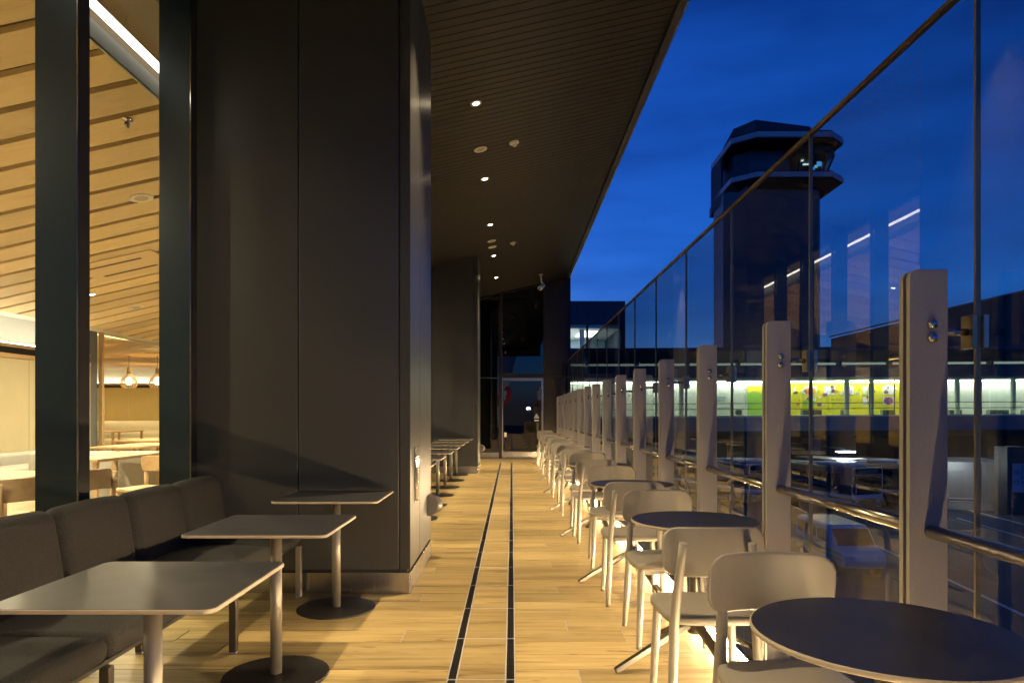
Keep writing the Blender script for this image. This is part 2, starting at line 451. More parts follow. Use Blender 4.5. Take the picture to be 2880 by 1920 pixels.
# drain: two slotted channels with tile-filled covers between them
drain = empty('floor_drain', (0,0,0), 0, 'twin slotted floor drain running down the middle of the wooden floor', 'floor drain')
for (d0,d1) in DR:
    MB().box(d0,d1,-2,16.85,-0.0023,-0.0017).build('slot', M_slot, drain)
    for xe in (d0+0.0015, d0+0.013, d0+0.0225, d0+0.032, d1-0.0015):
        MB().box(xe-0.003 if xe in (d0+0.0015,d1-0.0015) else xe-0.0014, xe+0.003 if xe in (d0+0.0015,d1-0.0015) else xe+0.0014, -2,16.85,-0.0016,0.0012).build('bar', M_drain if xe in (d0+0.0015,d1-0.0015) else M_tleg, drain)
yc = 3.2-0.582*3
k = 0; ties = MB()
while yc < 16.8:
    y1 = min(yc+0.582, 16.84)
    if yc > 0.5:
        rn = random.random()
        (MB().box(DR[0][1]+0.004, DR[1][0]-0.004, yc+0.004, y1-0.004, -0.0022, 0.0)).build('cover_tile', M_floor, drain, rnd=rn)
        MB().box(DR[0][0]+0.004, DR[1][1]-0.004, yc-0.004, yc+0.004, -0.0015, 0.0016).build('cover_edge', M_drain, drain)
    for q in range(1,6):
        yy = yc+0.582*q/6
        for (d0,d1) in DR: ties.box(d0,d1,yy-0.003,yy+0.003,-0.0014,0.0003)
    yc += 0.582
tz = ties.build('slot_ties', M_tleg, drain); tz['kind'] = 'stuff'

kerb = MB().box(1.195,1.56,-4,YEND,-0.34,0.035).build('kerb', M_kerb, bevel=0.004); kerb['kind'] = 'structure'
MB().box(-2.30,1.58,-4,YEND+6,GZ,-0.36).build('terrace_base', M_darkw)['kind'] = 'structure'

# ================================================================== LED STRIP at the foot of the railing
led = empty('light_strip', (1.165,0,0), 0, 'glowing warm linear light along the floor at the foot of the railing', 'light strip')
MB().box(-0.022,0.026,-1.5,YEND-0.4,-0.004,0.006).build('channel', M_steel, led)
y = -1.5
while y < YEND-0.6:
    y2 = min(y+1.16,YEND-0.45)
    MB().prism([(-0.010,0.0065),(0.018,0.0065),(0.018,0.038),(-0.010,0.038)],y+0.006,y2+0.006,axis='Y').build('housing', M_steel, led)
    MB().prism([(-0.0135,0.008),(-0.0105,0.008),(-0.0105,0.0375),(-0.0135,0.0375)],y+0.012,y2,axis='Y').build('led_segment', M_led, led)
    y += 1.179

# ================================================================== CANOPY
canopy = empty('canopy', (0,0,4.64), 0, 'dark metal boarded canopy sloping up over the terrace', 'canopy')
bw = 0.115
XI, XO = -2.32, 1.50
def sof_board(y0,y1,x0,x1,t=0.018,lift=0.0):
    z = lambda x: 0.225*x+lift
    return MB().hexa([(x0,y0,z(x0)),(x1,y0,z(x1)),(x1,y1,z(x1)),(x0,y1,z(x0))],[(x0,y0,z(x0)+t),(x1,y0,z(x1)+t),(x1,y1,z(x1)+t),(x0,y1,z(x0)+t)])
me_b = sof_board(0.006,bw-0.006,XI,XO).mesh('board', M_soffit)
nb = int((YEND-0.0)/bw)
for i in range(nb): link('board', me_b, canopy, (0, 0.05+i*bw, 0))
sof_board(0.0,YEND+0.2,XI,XO,0.25,0.021).build('roof_slab', M_black, canopy)
# outer edge: gutter groove and angled fascia
def edge_prism(poly, y0, y1): return MB().prism(poly, y0, y1, axis='Y')
yy = 0.0
while yy < YEND:
    y2 = min(yy+2.36, YEND+0.2)
    edge_prism([(1.520,0.325),(1.590,0.330),(1.62,0.36),(1.60,0.62),(1.52,0.62)], yy+0.004, y2-0.004).build('fascia', M_fascia, canopy)
    yy += 2.36
MB().box(XI,1.58,-0.03,0.045,-0.62,0.66).xf(Matrix.Translation((0,0,0.35))).build('end_fascia', M_fascia, canopy)

def downlight(x, y, label, zf=H_SOF, power=980, tilt=True, r=0.055, lm=None, group='canopy downlights', colr=(1.0,0.765,0.44), spread=120, beam='SPOT'):
    t = empty('ceiling_downlight', (x,y,zf(x)), 0, label, 'downlight', group)
    t.rotation_euler = (0, -math.atan(0.225) if tilt else 0, 0)
    MB().lathe([(r*0.88,-0.001),(r*1.12,-0.0065),(r*1.15,-0.003),(r*1.15,0.0)],20,caps=False).build('trim_ring', M_offw, t)
    MB().lathe([(r*0.9,-0.0055),(r*0.62,-0.0025)],20,caps=False).build('reflector', M_refl, t)
    MB().lathe([(0.0,-0.0022),(r*0.63,-0.0022)],16,caps=False).build('lamp', lm or M_lamp, t)
    if power:
        if beam == 'SPOT':
            l_ = add_light('downlight_beam', 'SPOT', (0,0,-0.012), power, colr, t, spot_size=R(56), spot_blend=1.0, shadow_soft_size=0.03)
            l_.rotation_euler = (0, math.atan(0.225), 0)
        else:
            add_light('downlight_beam', 'AREA', (0,0,-0.012), power, colr, t, shape='DISK', size=r*1.5, spread=R(spread))
    return t
dl_y = [0.4, 2.65, 4.95, 7.30, 9.66, 12.02, 14.40, 16.72]
dl_lab = {3:'lit canopy downlight nearest the front, beside the big dark column', 4:'lit canopy downlight second from the front',
          5:'lit canopy downlight third from the front, before the paired speakers', 6:'lit canopy downlight just behind the paired speakers',
          7:'lit canopy downlight farthest back, above the end door'}
for i,yy in enumerate(dl_y):
    downlight(-0.385, yy, dl_lab.get(i, 'lit canopy downlight above the frame, %s counted from the open end' % ORD[i]))
def speaker(x,y,label,zf=H_SOF,m=None,r=0.085):
    t = empty('ceiling_speaker',(x,y,zf(x)),0,label,'speaker','canopy speakers'); t.rotation_euler = (0,-math.atan(0.225),0)
    MB().lathe([(r*0.58,-0.006),(r*0.9,-0.010),(r,-0.004),(r,0)],24,caps=False).build('rim', M_offw, t)
    MB().lathe([(r*0.59,-0.005),(0.0,-0.003)],24,caps=False).build('grille', mat('speaker_grille',(0.40,0.33,0.24),0.6,bump=(500,0.4)), t)
speaker(-0.395,8.57,'round cream ceiling speaker between the first two canopy downlights')
speaker(-0.39,13.15,'nearer of the two paired ceiling speakers under the canopy')
speaker(-0.39,13.62,'farther of the two paired ceiling speakers under the canopy')
def detector(x,y,label):
    t = empty('smoke_detector',(x,y,H_SOF(x)),0,label,'detector','canopy smoke detectors'); t.rotation_euler = (0,-math.atan(0.225),0)
    MB().lathe([(0.062,0),(0.062,-0.018),(0.05,-0.026),(0.0,-0.028)],20,caps=False).build('body', M_offw, t)
    MB().lathe([(0.025,-0.027),(0.025,-0.05),(0.018,-0.056),(0,-0.056)],14,caps=False).build('sensor', M_offw, t)
detector(0.025,8.58,'small white smoke detector beside the nearest ceiling speaker')
detector(0.02,13.65,'small white smoke detector beside the paired ceiling speakers')
# security camera
sc_ = empty('security_camera',(0.74,17.55,H_SOF(0.74)),0,'white security camera on a bracket hanging from the canopy near the end wall','camera')
MB().lathe([(0.06,0),(0.06,-0.025),(0.03,-0.03)],14).build('mount', M_white, sc_)
MB().tube([(0,0,-0.02),(0.015,0,-0.20),(0.05,-0.02,-0.25)],[0.024,0.024,0.03],10).build('arm', M_white, sc_)
MB().rbox(-0.055,0.055,-0.17,0.13,-0.05,0.05,0.03,3).xf(Matrix.Translation((0.02,-0.06,-0.33)) @ Matrix.Rotation(R(38),4,'Y') @ Matrix.Rotation(R(35),4,'X')).build('housing', M_white, sc_)
MB().lathe([(0.03,0),(0.03,0.01)],12,axis='Y').xf(Matrix.Translation((0.02,-0.06,-0.33)) @ Matrix.Rotation(R(38),4,'Y') @ Matrix.Rotation(R(35),4,'X') @ Matrix.Translation((0,-0.178,0))).build('lens', M_black, sc_)

# ================================================================== CLAD COLUMNS
def panel(x0,x1,y0,y1,z0,z1,m,parent,name='panel',b=0.003):
    return MB().box(x0,x1,y0,y1,z0,z1).build(name, m, parent, bevel=b)
def clad_column(y0, y1, label, joints, side_joint):
    t = empty('clad_column',(0,0,0),0,label,'column','columns clad in dark metal panels')
    XL, XR = -2.345, -0.705
    MB().box(XL+0.03,XR-0.03,y0+0.03,y1-0.03,0,H_SOF(XL)+0.02).build('core', M_black, t)
    zt = lambda x: H_SOF(x)+0.012
    xs = [XL]+joints+[XR-0.075]
    for a,b_ in zip(xs[:-1],xs[1:]):
        MB().hexa([(a+0.004,y0,0.165),(b_-0.004,y0,0.165),(b_-0.004,y0+0.03,0.165),(a+0.004,y0+0.03,0.165)],
                  [(a+0.004,y0,zt(a)),(b_-0.004,y0,zt(b_)),(b_-0.004,y0+0.03,zt(b_)),(a+0.004,y0+0.03,zt(a))]).build('panel', M_panel, t, bevel=0.003)
        MB().hexa([(a+0.004,y1-0.03,0.165),(b_-0.004,y1-0.03,0.165),(b_-0.004,y1,0.165),(a+0.004,y1,0.165)],
                  [(a+0.004,y1-0.03,zt(a)),(b_-0.004,y1-0.03,zt(b_)),(b_-0.004,y1,zt(b_)),(a+0.004,y1,zt(a))]).build('panel', M_panel, t, bevel=0.003)
    # corner piece wraps the front edge
    MB().prism([(XR-0.071,y0+0.004),(XR,y0),(XR,y0+0.02),(XR-0.02,y0+0.02),(XR-0.071,y0+0.03)],0.165,zt(XR)).build('corner_trim', M_panel, t)
    ys = [y0+0.024]+side_joint+[y1]
    for a,b_ in zip(ys[:-1],ys[1:]):
        MB().box(XR-0.028,XR-0.001,a+0.0035,b_-0.0035,0.165,zt(XR)).build('side_panel_lit', M_panel_lit, t, bevel=0.003)
    MB().box(XL,XR-0.004,y0-0.004,y0+0.02,0.002,0.145).build('base_plate', M_steel, t, bevel=0.002)
    jj = [y0+0.021]+side_joint+[y1]
    for a,b_ in zip(jj[:-1],jj[1:]):
        MB().box(XR-0.022,XR+0.002,a+0.002,b_-0.002,0.002,0.145).build('base_plate', M_steel, t, bevel=0.002)
    MB().box(XL,XR-0.02,y0+0.006,y0+0.03,0.145,0.166).build('shadow_gap', M_black, t)
    return t
c1 = clad_column(4.727,5.95,'large dark metal column beside the charcoal bench',[-1.48],[5.22])
c2 = clad_column(14.1,15.15,'far dark metal column before the end wall',[-1.62],[])
# small fittings on the column sides
hb = empty('hatch_plate',(-0.703,5.02,0.80),0,'brushed steel access hatch plate on the side of the near column','hatch')
MB().prism(rrect(-0.10,0.10,-0.20,0.20,0.012),0.0,0.006,axis='X').build('plate', M_steel, hb)
MB().prism(rrect(-0.085,0.085,-0.175,0.165,0.008),0.0062,0.010,axis='X').build('door', mat('hatch_door',(0.75,0.70,0.62),0.14,1.0,noise=(20,0.05)), hb)
MB().box(0.0102,0.016,-0.06,-0.045,-0.06,0.05).build('pull', M_chrome, hb)
MB().box(0.0102,0.014,-0.07,0.07,0.135,0.145).build('slot', M_black, hb)
def dome(y,label):
    t = empty('wall_dome',(-0.703,y,0.47),0,label,'wall cover','dome covers on the columns')
    MB().prism([(-0.075,-0.085),(0.075,-0.085),(0.075,0.085),(-0.075,0.085)],0.0,0.008,axis='X').build('back_plate', mat('dome_plate',(0.16,0.145,0.125),0.45,0.3), t)
    v=[];f=[];n=14;m_=7
    for i in range(n+1):
        a=math.pi*i/n
        for j in range(m_+1):
            w=-0.07+0.14*j/m_; bul=math.sqrt(max(0,1-(w/0.075)**2))
            v.append((0.008+0.105*math.sin(a)*(0.55+0.45*bul), w, 0.082*math.cos(a)))
    for i in range(n):
        for j in range(m_): f.append((i*(m_+1)+j,(i+1)*(m_+1)+j,(i+1)*(m_+1)+j+1,i*(m_+1)+j+1))
    MB().add(v,f,True).add([p for k_,p in enumerate(v) if k_%(m_+1)==0],[tuple(range(n+1))]).add([p for k_,p in enumerate(v) if k_%(m_+1)==m_],[tuple(range(n+1))[::-1]]).build('hood', mat('dome_hood',(0.13,0.115,0.10),0.4,0.4), t)
dome(5.80,'grey half-round hooded cover low on the near column side')
dome(14.95,'grey half-round hooded cover low on the far column side')

# ================================================================== WINDOW WALLS (left)
def window_run(y0, y1, fins, label):
    t = empty('window_wall',(0,0,0),0,label,'window wall','glazed walls of the cafe')
    XG = -2.347
    zt = H_SOF(XG)+0.01
    for fy in fins:
        f = MB().box(-2.345,-2.137,fy,fy+0.012,0.03,zt+0.05).build('fin', M_fin, t, bevel=0.002)
        MB().box(-2.149,-2.137,fy+0.0125,fy+0.10,0.03,zt+0.05).build('fin_edge', M_black, f)
        MB().box(-2.345,-2.152,fy+0.075,fy+0.10,0.03,zt+0.05).build('fin_back', M_fin, f)
        MB().box(-2.138,-2.1345,fy-0.0015,fy+0.007,0.03,zt+0.05).build('edge_highlight', M_chrome, f)  # highlight along the fin corner, modelled as a chrome sliver
    MB().box(XG-0.05,XG+0.03,y0,y1,0.0,0.10).build('sill', M_black, t)
    MB().box(XG-0.05,XG+0.03,y0,y1,zt-0.10,zt+0.03).build('head', M_black, t)
    ys = [y0]+[f+0.05 for f in fins if y0+0.1 < f < y1-0.1]+[y1]
    for a,b_ in zip(ys[:-1],ys[1:]):
        MB().box(XG-0.006,XG+0.006,a+0.005,b_-0.005,0.10,zt-0.10).build('pane', M_glassw, t)
    return t
window_run(-4.0,4.72,[-2.54,-1.36,-0.18,1.0,2.176,3.355,4.534],'glazed cafe wall behind the charcoal bench in the foreground')
window_run(5.955,14.095,[5.955+1.164*k_ for k_ in range(1,7)],'glazed cafe wall between the two dark columns')
window_run(15.155,YEND,[16.4,17.6],'short glazed cafe wall beyond the far column')

# ================================================================== END WALL
ew = empty('end_wall',(0,0,0),0,'dark framed glass end wall with a door at the end of the terrace','end wall')
zt = H_SOF
def eb(name,x0,x1,z0,z1,m=M_blackm,y0=YEND,y1=YEND+0.12,par=ew,b=0.003):
    return MB().box(x0,x1,y0,y1,z0,z1).build(name,m,par,bevel=b)
eb('mullion',-0.365,-0.275,0.0,zt(-0.3),y0=YEND-0.05)
eb('transom',-0.275,0.87,2.215,2.32,y0=YEND-0.03)
eb('side_jamb',0.87,0.905,0.0,zt(0.87),y0=YEND-0.03)
M_endp = mat('end_panel',(0.014,0.012,0.011),0.5,0.1)
MB().hexa([(0.907,YEND-0.04,0),(1.575,YEND-0.04,0),(1.575,YEND+0.2,0),(0.907,YEND+0.2,0)],[(0.907,YEND-0.04,2.24),(1.575,YEND-0.04,2.24),(1.575,YEND+0.2,2.24),(0.907,YEND+0.2,2.24)]).build('panel',M_endp,ew,bevel=0.003)
MB().hexa([(0.907,YEND-0.04,2.25),(1.575,YEND-0.04,2.25),(1.575,YEND+0.2,2.25),(0.907,YEND+0.2,2.25)],[(0.907,YEND-0.04,zt(.907)+.33),(1.575,YEND-0.04,zt(1.575)+.33),(1.575,YEND+0.2,zt(1.575)+.33),(0.907,YEND+0.2,zt(.907)+.33)]).build('panel',M_endp,ew,bevel=0.003)
def slope_pane(x0,x1,z0,name='pane',m=M_glasse):
    MB().hexa([(x0,YEND+0.03,z0),(x1,YEND+0.03,z0),(x1,YEND+0.042,z0),(x0,YEND+0.042,z0)],[(x0,YEND+0.03,zt(x0)),(x1,YEND+0.03,zt(x1)),(x1,YEND+0.042,zt(x1)),(x0,YEND+0.042,zt(x0))]).build(name,m,ew)
slope_pane(-0.272,0.868,2.322)
MB().box(-2.3,-0.367,YEND+0.03,YEND+0.042,0.25,zt(-2.3)).build('pane',M_glasse,ew)
MB().box(-2.3,-0.367,YEND-0.02,YEND+0.08,0.15,0.25).build('sill',M_black,ew)
MB().box(-2.3,-0.367,YEND-0.025,YEND+0.08,0.0,0.148).build('base_plate',M_steel,ew)
MB().box(-2.3,-0.367,YEND-0.005,YEND+0.028,2.2,2.215).build('glazing_bar',M_steel,ew)
dr = MB().box(-0.232,0.808,YEND+0.028,YEND+0.04,0.17,2.11).build('door',M_glasse,ew)
MB().box(-0.27,0.865,YEND-0.01,YEND+0.06,2.125,2.205).build('door_head',M_steel,dr)
MB().box(0.815,0.865,YEND-0.01,YEND+0.06,0.0,2.12).build('door_stile',M_steel,dr)
MB().box(-0.27,-0.245,YEND-0.01,YEND+0.06,0.0,2.12).build('door_stile',M_steel,dr)
MB().box(-0.24,0.812,YEND-0.006,YEND+0.055,0.012,0.168).build('kick_plate',M_steel,dr)
M_print = mat('white_print',(0.75,0.75,0.75),0.5)
tri=[(0.62,1.10),(0.74,1.10),(0.68,1.21)]
for a,b_ in ((0,1),(1,2),(2,0)):
    MB().tube([(tri[a][0],YEND+0.024,tri[a][1]),(tri[b_][0],YEND+0.024,tri[b_][1])],0.007,6).build('warning_mark',M_print,dr)
MB().box(0.665,0.695,YEND+0.021,YEND+0.026,1.118,1.16).build('warning_mark',M_print,dr)
MB().box(0.62,0.74,YEND+0.021,YEND+0.026,1.02,1.045).build('notice_mark',M_print,dr)
for z_ in (0.93,0.86,0.80,0.74): MB().box(0.70,0.72,YEND+0.021,YEND+0.026,z_-0.012,z_+0.012).build('notice_mark',M_black,dr)
MB().prism(rrect(0.685,0.735,0.70,0.97,0.02),YEND+0.024,YEND+0.027,axis='Y').build('handle_plate',mat('bronze_plate',(0.16,0.13,0.10),0.4,0.6),dr)
MB().box(-0.215,-0.15,YEND+0.02,YEND+0.027,0.58,0.70).build('notice',mat('notice_pink',(0.62,0.52,0.46),0.6),dr)
MB().hexa([(-2.3,YEND-0.03,zt(-2.3)-0.05),(0.906,YEND-0.03,zt(0.906)-0.05),(0.906,YEND+0.12,zt(0.906)-0.05),(-2.3,YEND+0.12,zt(-2.3)-0.05)],
          [(-2.3,YEND-0.03,zt(-2.3)+0.02),(0.906,YEND-0.03,zt(0.906)+0.02),(0.906,YEND+0.12,zt(0.906)+0.02),(-2.3,YEND+0.12,zt(-2.3)+0.02)]).build('head_bar',M_blackm,ew)
# dark lobby behind the glass
lob = MB(); lob.box(-2.35,1.57,YEND+4.0,YEND+4.1,0,5.2); lob.box(-2.45,-2.35,YEND+0.05,YEND+4.1,0,5.2); lob.box(1.59,1.64,YEND+0.21,YEND+4.1,0,5.4)
lob.box(-2.45,1.6,YEND+0.21,YEND+4.1,5.25,5.4); lob.box(-2.45,0.9,YEND+0.205,YEND+0.26,4.4,5.3); lob.box(-2.45,1.6,YEND+0.205,YEND+0.26,4.95,5.3); lob.box(-2.35,1.58,YEND+0.1,YEND+4.0,-0.1,-0.01)
lob.build('wall_lobby', M_darkw)['kind']='structure'

# ================================================================== RAILING
XP, SP, Y1P = 1.22, 1.179, 2.095
XG = 1.4417
def make_post():
    t = empty('railing_post',(0,0,0))
    # plates: rounded top-left corner
    prof = [(0.0,0.036),(0.118,0.036),(0.118,1.69)]+[(0.028-0.028*math.sin(R(a)),1.662+0.028*math.cos(R(a))) for a in range(0,91,15)]
    for y0 in (0.0,0.038):
        MB().prism(prof,y0,y0+0.020,axis='Y').build('plate', M_post, t, bevel=0.0025)
    prof2 = [(0.012,0.036),(0.10,0.036),(0.10,1.67),(0.02,1.67),(0.012,1.66)]
    MB().prism(prof2,0.0205,0.0375,axis='Y').build('spacer', M_blackm, t)
    for z_ in (1.52,1.478):
        MB().lathe([(0.0,-0.017),(0.009,-0.0155),(0.0145,-0.010),(0.0155,-0.004),(0.0155,0.0)],14,c=(0.068,0,z_),axis='Y',caps=False).build('bolt', M_chrome, t)
    MB().tube([(0.119,0.03,1.50),(0.2,0.03,1.50)],0.0115,10).build('rod', M_steel, t)
    c = MB().box(XG-XP-0.026,XG-XP-0.010,0.004,0.060,1.448,1.552).build('clamp', mat('clamp_steel',(0.42,0.34,0.22),0.3,1.0), t, bevel=0.002)
    MB().box(XG-XP+0.010,XG-XP+0.026,0.004,0.060,1.448,1.552).build('clamp_plate', M_steel, c, bevel=0.002)
    MB().box(-0.01,0.13,-0.03,0.09,0.0351,0.045).build('foot_plate', M_steel, t)
    return t
post0 = make_post(); CH[post0.name] = kids(post0)
for c_ in CH[post0.name]: CH[c_.name] = kids(c_)
for k_ in range(-2,15):
    o = post0 if k_ == -2 else copy_tree(post0)
    o.location = (XP, Y1P+SP*k_, 0)
    n = k_
    lab = ('steel railing post nearest the right edge, tallest in view' if n == 0 else
           ('%s steel railing post counted back from the tallest one at right' % ORD[n]) if n > 0 else 'steel railing post outside the frame, %s the camera' % ('behind' if n == -2 else 'beside'))
    if n == 14: lab = 'last steel railing post, against the dark end wall'
    tag(o, lab, 'railing post', 'steel posts of the glass railing')
# glass panels between joints (joint at each post)
ZT = 1.25+0.906*XG
me_g = MB().box(-0.007,0.007,0.006,SP-0.006,0.02,ZT).mesh('pane', M_glassr)
me_rail = MB().box(-0.013,0.013,0.0,SP,ZT+0.0005,ZT+0.016).mesh('top_trim', mat('brass_trim',(0.40,0.31,0.18),0.28,1.0))
me_j = MB().box(-0.008,0.008,-0.0045,0.0045,0.02,ZT).mesh('joint_seal', mat('joint_seal',(0.30,0.25,0.18),0.35,0.8))
for k_ in range(-3,15):
    yb = Y1P+SP*k_+0.02
    t = empty('glass_panel',(XG,yb,0.03),0,None,'glass panel','clear panels of the glass railing')
    if k_ < 0: t['label'] = 'clear tall glass railing panel at the right edge' if k_ == -1 else 'clear glass railing panel outside the frame, %s the camera' % ('behind' if k_ == -3 else 'beside')
    else: t['label'] = 'clear tall glass railing panel behind the %s post gap from the right' % ORD[k_]
    if k_ == 14:
        l = YEND-0.05-yb
        MB().box(-0.007,0.007,0.006,l,0.02,ZT).build('pane', M_glassr, t); MB().box(-0.013,0.013,0,l,ZT+0.0005,ZT+0.016).build('top_trim', MATS['brass_trim'], t)
    else:
        link('pane', me_g, t); link('top_trim', me_rail, t)
    link('joint_seal', me_j, t)
# handrail lengths between the posts
me_h = MB().tube([(0,0.059,0),(0,SP-0.001,0)],0.0215,16).mesh('handrail', mat('handrail_steel',(0.50,0.46,0.40),0.20,1.0,noise=(30,0.06,(8,0.3,8))))
for k_ in range(-2,14):
    o = link('handrail', me_h, None, (XP+0.066,Y1P+SP*k_,0.885))
    lab = ('steel handrail length at the lower right, leaving the frame' if k_ == -1 else 'steel handrail length outside the frame beside the camera' if k_ < 0
           else 'steel handrail length between %s and %s posts from the right' % (ORD[k_],ORD[k_+1]))
    tag(o, lab, 'handrail', 'handrail lengths between the posts')

# ================================================================== CHAIRS (terrace)
def grid_panel(hw, hh, r, th, bend, nx=14, ny=12):
    """rounded, bent backrest panel centred at 0; x across, z up; bends forward (+y) at the ends"""
    def layer(inset, yoff):
        w,h,rr = hw-inset, hh-inset, max(0.004,r-inset); rows=[]
        ts = [math.sin(math.pi/2*(-1+2*j/ny)) for j in range(ny+1)]
        for t_ in ts:
            z = t_*h; dz = abs(z)-(h-rr)
            ww = w if dz <= 0 else w-rr+math.sqrt(max(0,rr*rr-dz*dz))
            row=[]
            for i in range(nx+1):
                s_ = math.sin(math.pi/2*(-1+2*i/nx)); x = s_*ww
                row.append((x, yoff+bend*(x/hw)**2, z))
            rows.append(row)
        return rows
    L_ = [layer(0.004,th/2), layer(0.0,th/2-0.004), layer(0.0,-th/2+0.004), layer(0.004,-th/2)]
    mb = MB(); v=[]; f=[]
    def base(k_): return k_*(nx+1)*(ny+1)
    for lay in L_:
        for row in lay: v += row
    def id_(k_,j,i): return base(k_)+j*(nx+1)+i
    for j in range(ny):
        for i in range(nx):
            f.append((id_(0,j,i+1),id_(0,j,i),id_(0,j+1,i),id_(0,j+1,i+1)))
            f.append((id_(3,j,i),id_(3,j,i+1),id_(3,j+1,i+1),id_(3,j+1,i)))
    ring = [(0,i) for i in range(nx+1)]+[(j,nx) for j in range(1,ny+1)]+[(ny,i) for i in range(nx-1,-1,-1)]+[(j,0) for j in range(ny-1,0,-1)]
    for k_ in range(3):
        for a in range(len(ring)):
            p,q = ring[a],ring[(a+1)%len(ring)]
            f.append((id_(k_,*p),id_(k_,*q),id_(k_+1,*q),id_(k_+1,*p)))
    return mb.add(v,f,True)
def seat_mb(z=0.45):
    n=40; out=[]
    for i in range(n):
        a=2*math.pi*i/n; c,s_=math.cos(a),math.sin(a); e=0.42
        x=math.copysign(abs(c)**e,c); y_=math.copysign(abs(s_)**e,s_)
        w=0.195+0.012*y_
        out.append((x*w, y_*0.20))
    mb=MB(); v=[]; lay=[(0.94,z-0.034),(0.985,z-0.031),(1.0,z-0.022),(1.0,z-0.010),(0.985,z-0.003),(0.95,z),(0.55,z-0.004),(0.0,z-0.007)]
    for sc,zz in lay: v += [(p[0]*sc,p[1]*sc,zz) for p in out]
    f=[]
    for k_ in range(len(lay)-2):
        for i in range(n): j=(i+1)%n; f.append((k_*n+i,k_*n+j,(k_+1)*n+j,(k_+1)*n+i))
    m_=len(lay)-2
    f.append(tuple(m_*n+i for i in range(n))); f.append(tuple(range(n))[::-1])
    v = v[:(m_+1)*n]
    return mb.add(v,f,True)
OCT=[(math.cos(R(22.5+45*i)),math.sin(R(22.5+45*i))) for i in range(8)]
def make_chair():
    t = empty('terrace_chair')
    seat_mb().build('seat', M_chair, t)
    for s in (-1,1):
        MB().tube([(s*0.160,0.150,0.425),(s*0.178,0.178,0.012)],[0.021,0.0155],sec=OCT,smooth=False).build('leg', M_chair, t, bevel=0.003)
        MB().lathe([(0.0145,0),(0.0145,0.013)],10,c=(s*0.1785,0.1788,0)).build('foot', M_chairfoot, t)
        MB().tube([(s*0.178,-0.215,0.012),(s*0.168,-0.188,0.22),(s*0.160,-0.178,0.43),(s*0.150,-0.188,0.56),(s*0.138,-0.205,0.68),(s*0.133,-0.214,0.745)],
                  [0.0155,0.018,0.020,0.0185,0.017,0.0165],12).build('leg', M_chair, t)
        MB().lathe([(0.0145,0),(0.0145,0.013)],10,c=(s*0.1785,-0.2155,0)).build('foot', M_chairfoot, t)
    MB().box(-0.155,0.155,0.130,0.150,0.385,0.418).build('seat_rail', M_chair, t, bevel=0.003)
    grid_panel(0.204,0.096,0.062,0.016,0.042).xf(Matrix.Translation((0,-0.196,0.706)) @ Matrix.Rotation(R(-7),4,'X')).build('backrest', M_chair, t)
    return t
chair0 = make_chair(); CH[chair0.name] = kids(chair0)
first_chair = [True]
def put_chair(x, yback, facing, label, rz=0):
    """yback = depth of the backrest; facing +1 looks away from the camera"""
    o = chair0 if first_chair[0] else copy_tree(chair0); first_chair[0] = False
    y = yback + 0.20*facing
    o.location = (x,y,0); o.rotation_euler = (0,0,(0 if facing > 0 else math.pi)+rz)
    return tag(o, label, 'chair', 'beige chairs along the glass railing')

# ================================================================== ROUND TABLES
def make_round():
    t = empty('round_table')
    r=0.312
    MB().lathe([(0,0.7185),(r-0.004,0.7185)],64,caps=False,smooth=False).build('table_top', M_ttop, t)
    MB().lathe([(0,0.7050),(r-0.003,0.7050),(r,0.7070),(r,0.7165),(r-0.004,0.7184)],64,caps=False).build('table_edge', M_tedge, t)
    MB().lathe([(0.025,0.19),(0.025,0.699)],18).build('pole', M_tleg, t)
    MB().lathe([(0.09,0.6995),(0.09,0.7049)],18).build('top_plate', M_blackm, t)
    MB().lathe([(0.036,0.16),(0.04,0.175),(0.04,0.24),(0.03,0.25)],16).build('hub', M_tleg, t)
    for i in range(4):
        a=R(195+90*i); c,s=math.cos(a),math.sin(a)
        sec=[(-1.0,-0.75),(1.0,-0.75),(1.0,0.75),(-1.0,0.75)]
        MB().tube([(c*0.03,s*0.03,0.205),(c*0.12,s*0.12,0.165),(c*0.425,s*0.425,0.012)],[0.019,0.019,0.0165],sec=sec,smooth=False).build('leg', M_tleg, t, bevel=0.003)
    return t
rt0 = make_round(); CH[rt0.name]=kids(rt0)
tabs = [1.66,3.39,5.12,7.0,8.88,10.70,12.50,14.45,16.7]
near_off = [None,-.73,-.71,-.47,-.60,-.58,-.62,-.60,-.62]
far_off  = [.56,.61,.71,.67,.62,.66,.60,.63,.60]
tab_lab = ['dark round table top filling the lower right corner','second round dark table from the front']+['%s round dark table from the front' % ORD[i] for i in range(2,9)]
for i,ty in enumerate(tabs):
    o = rt0 if i==0 else copy_tree(rt0)
    o.location=(0.908+random.uniform(-.012,.012) if i>1 else 0.908, ty, 0); o.rotation_euler=(0,0,R(random.uniform(-6,6)) if i>1 else 0)
    tag(o, tab_lab[i]+(' along the railing' if i else ''), 'table', 'round tables along the railing')
    if near_off[i] is not None:
        put_chair(0.805+random.uniform(-.022,.018), ty+near_off[i], 1, 'beige chair on the near side of the %s round table' % ORD[i], R(random.uniform(-5,5) if i > 1 else random.uniform(-2,2)))
    put_chair(0.842+random.uniform(-.022,.01), ty+far_off[i], -1, 'beige chair on the far side of the %s round table' % ORD[i], R(random.uniform(-5,5) if i > 1 else random.uniform(-2,2)))

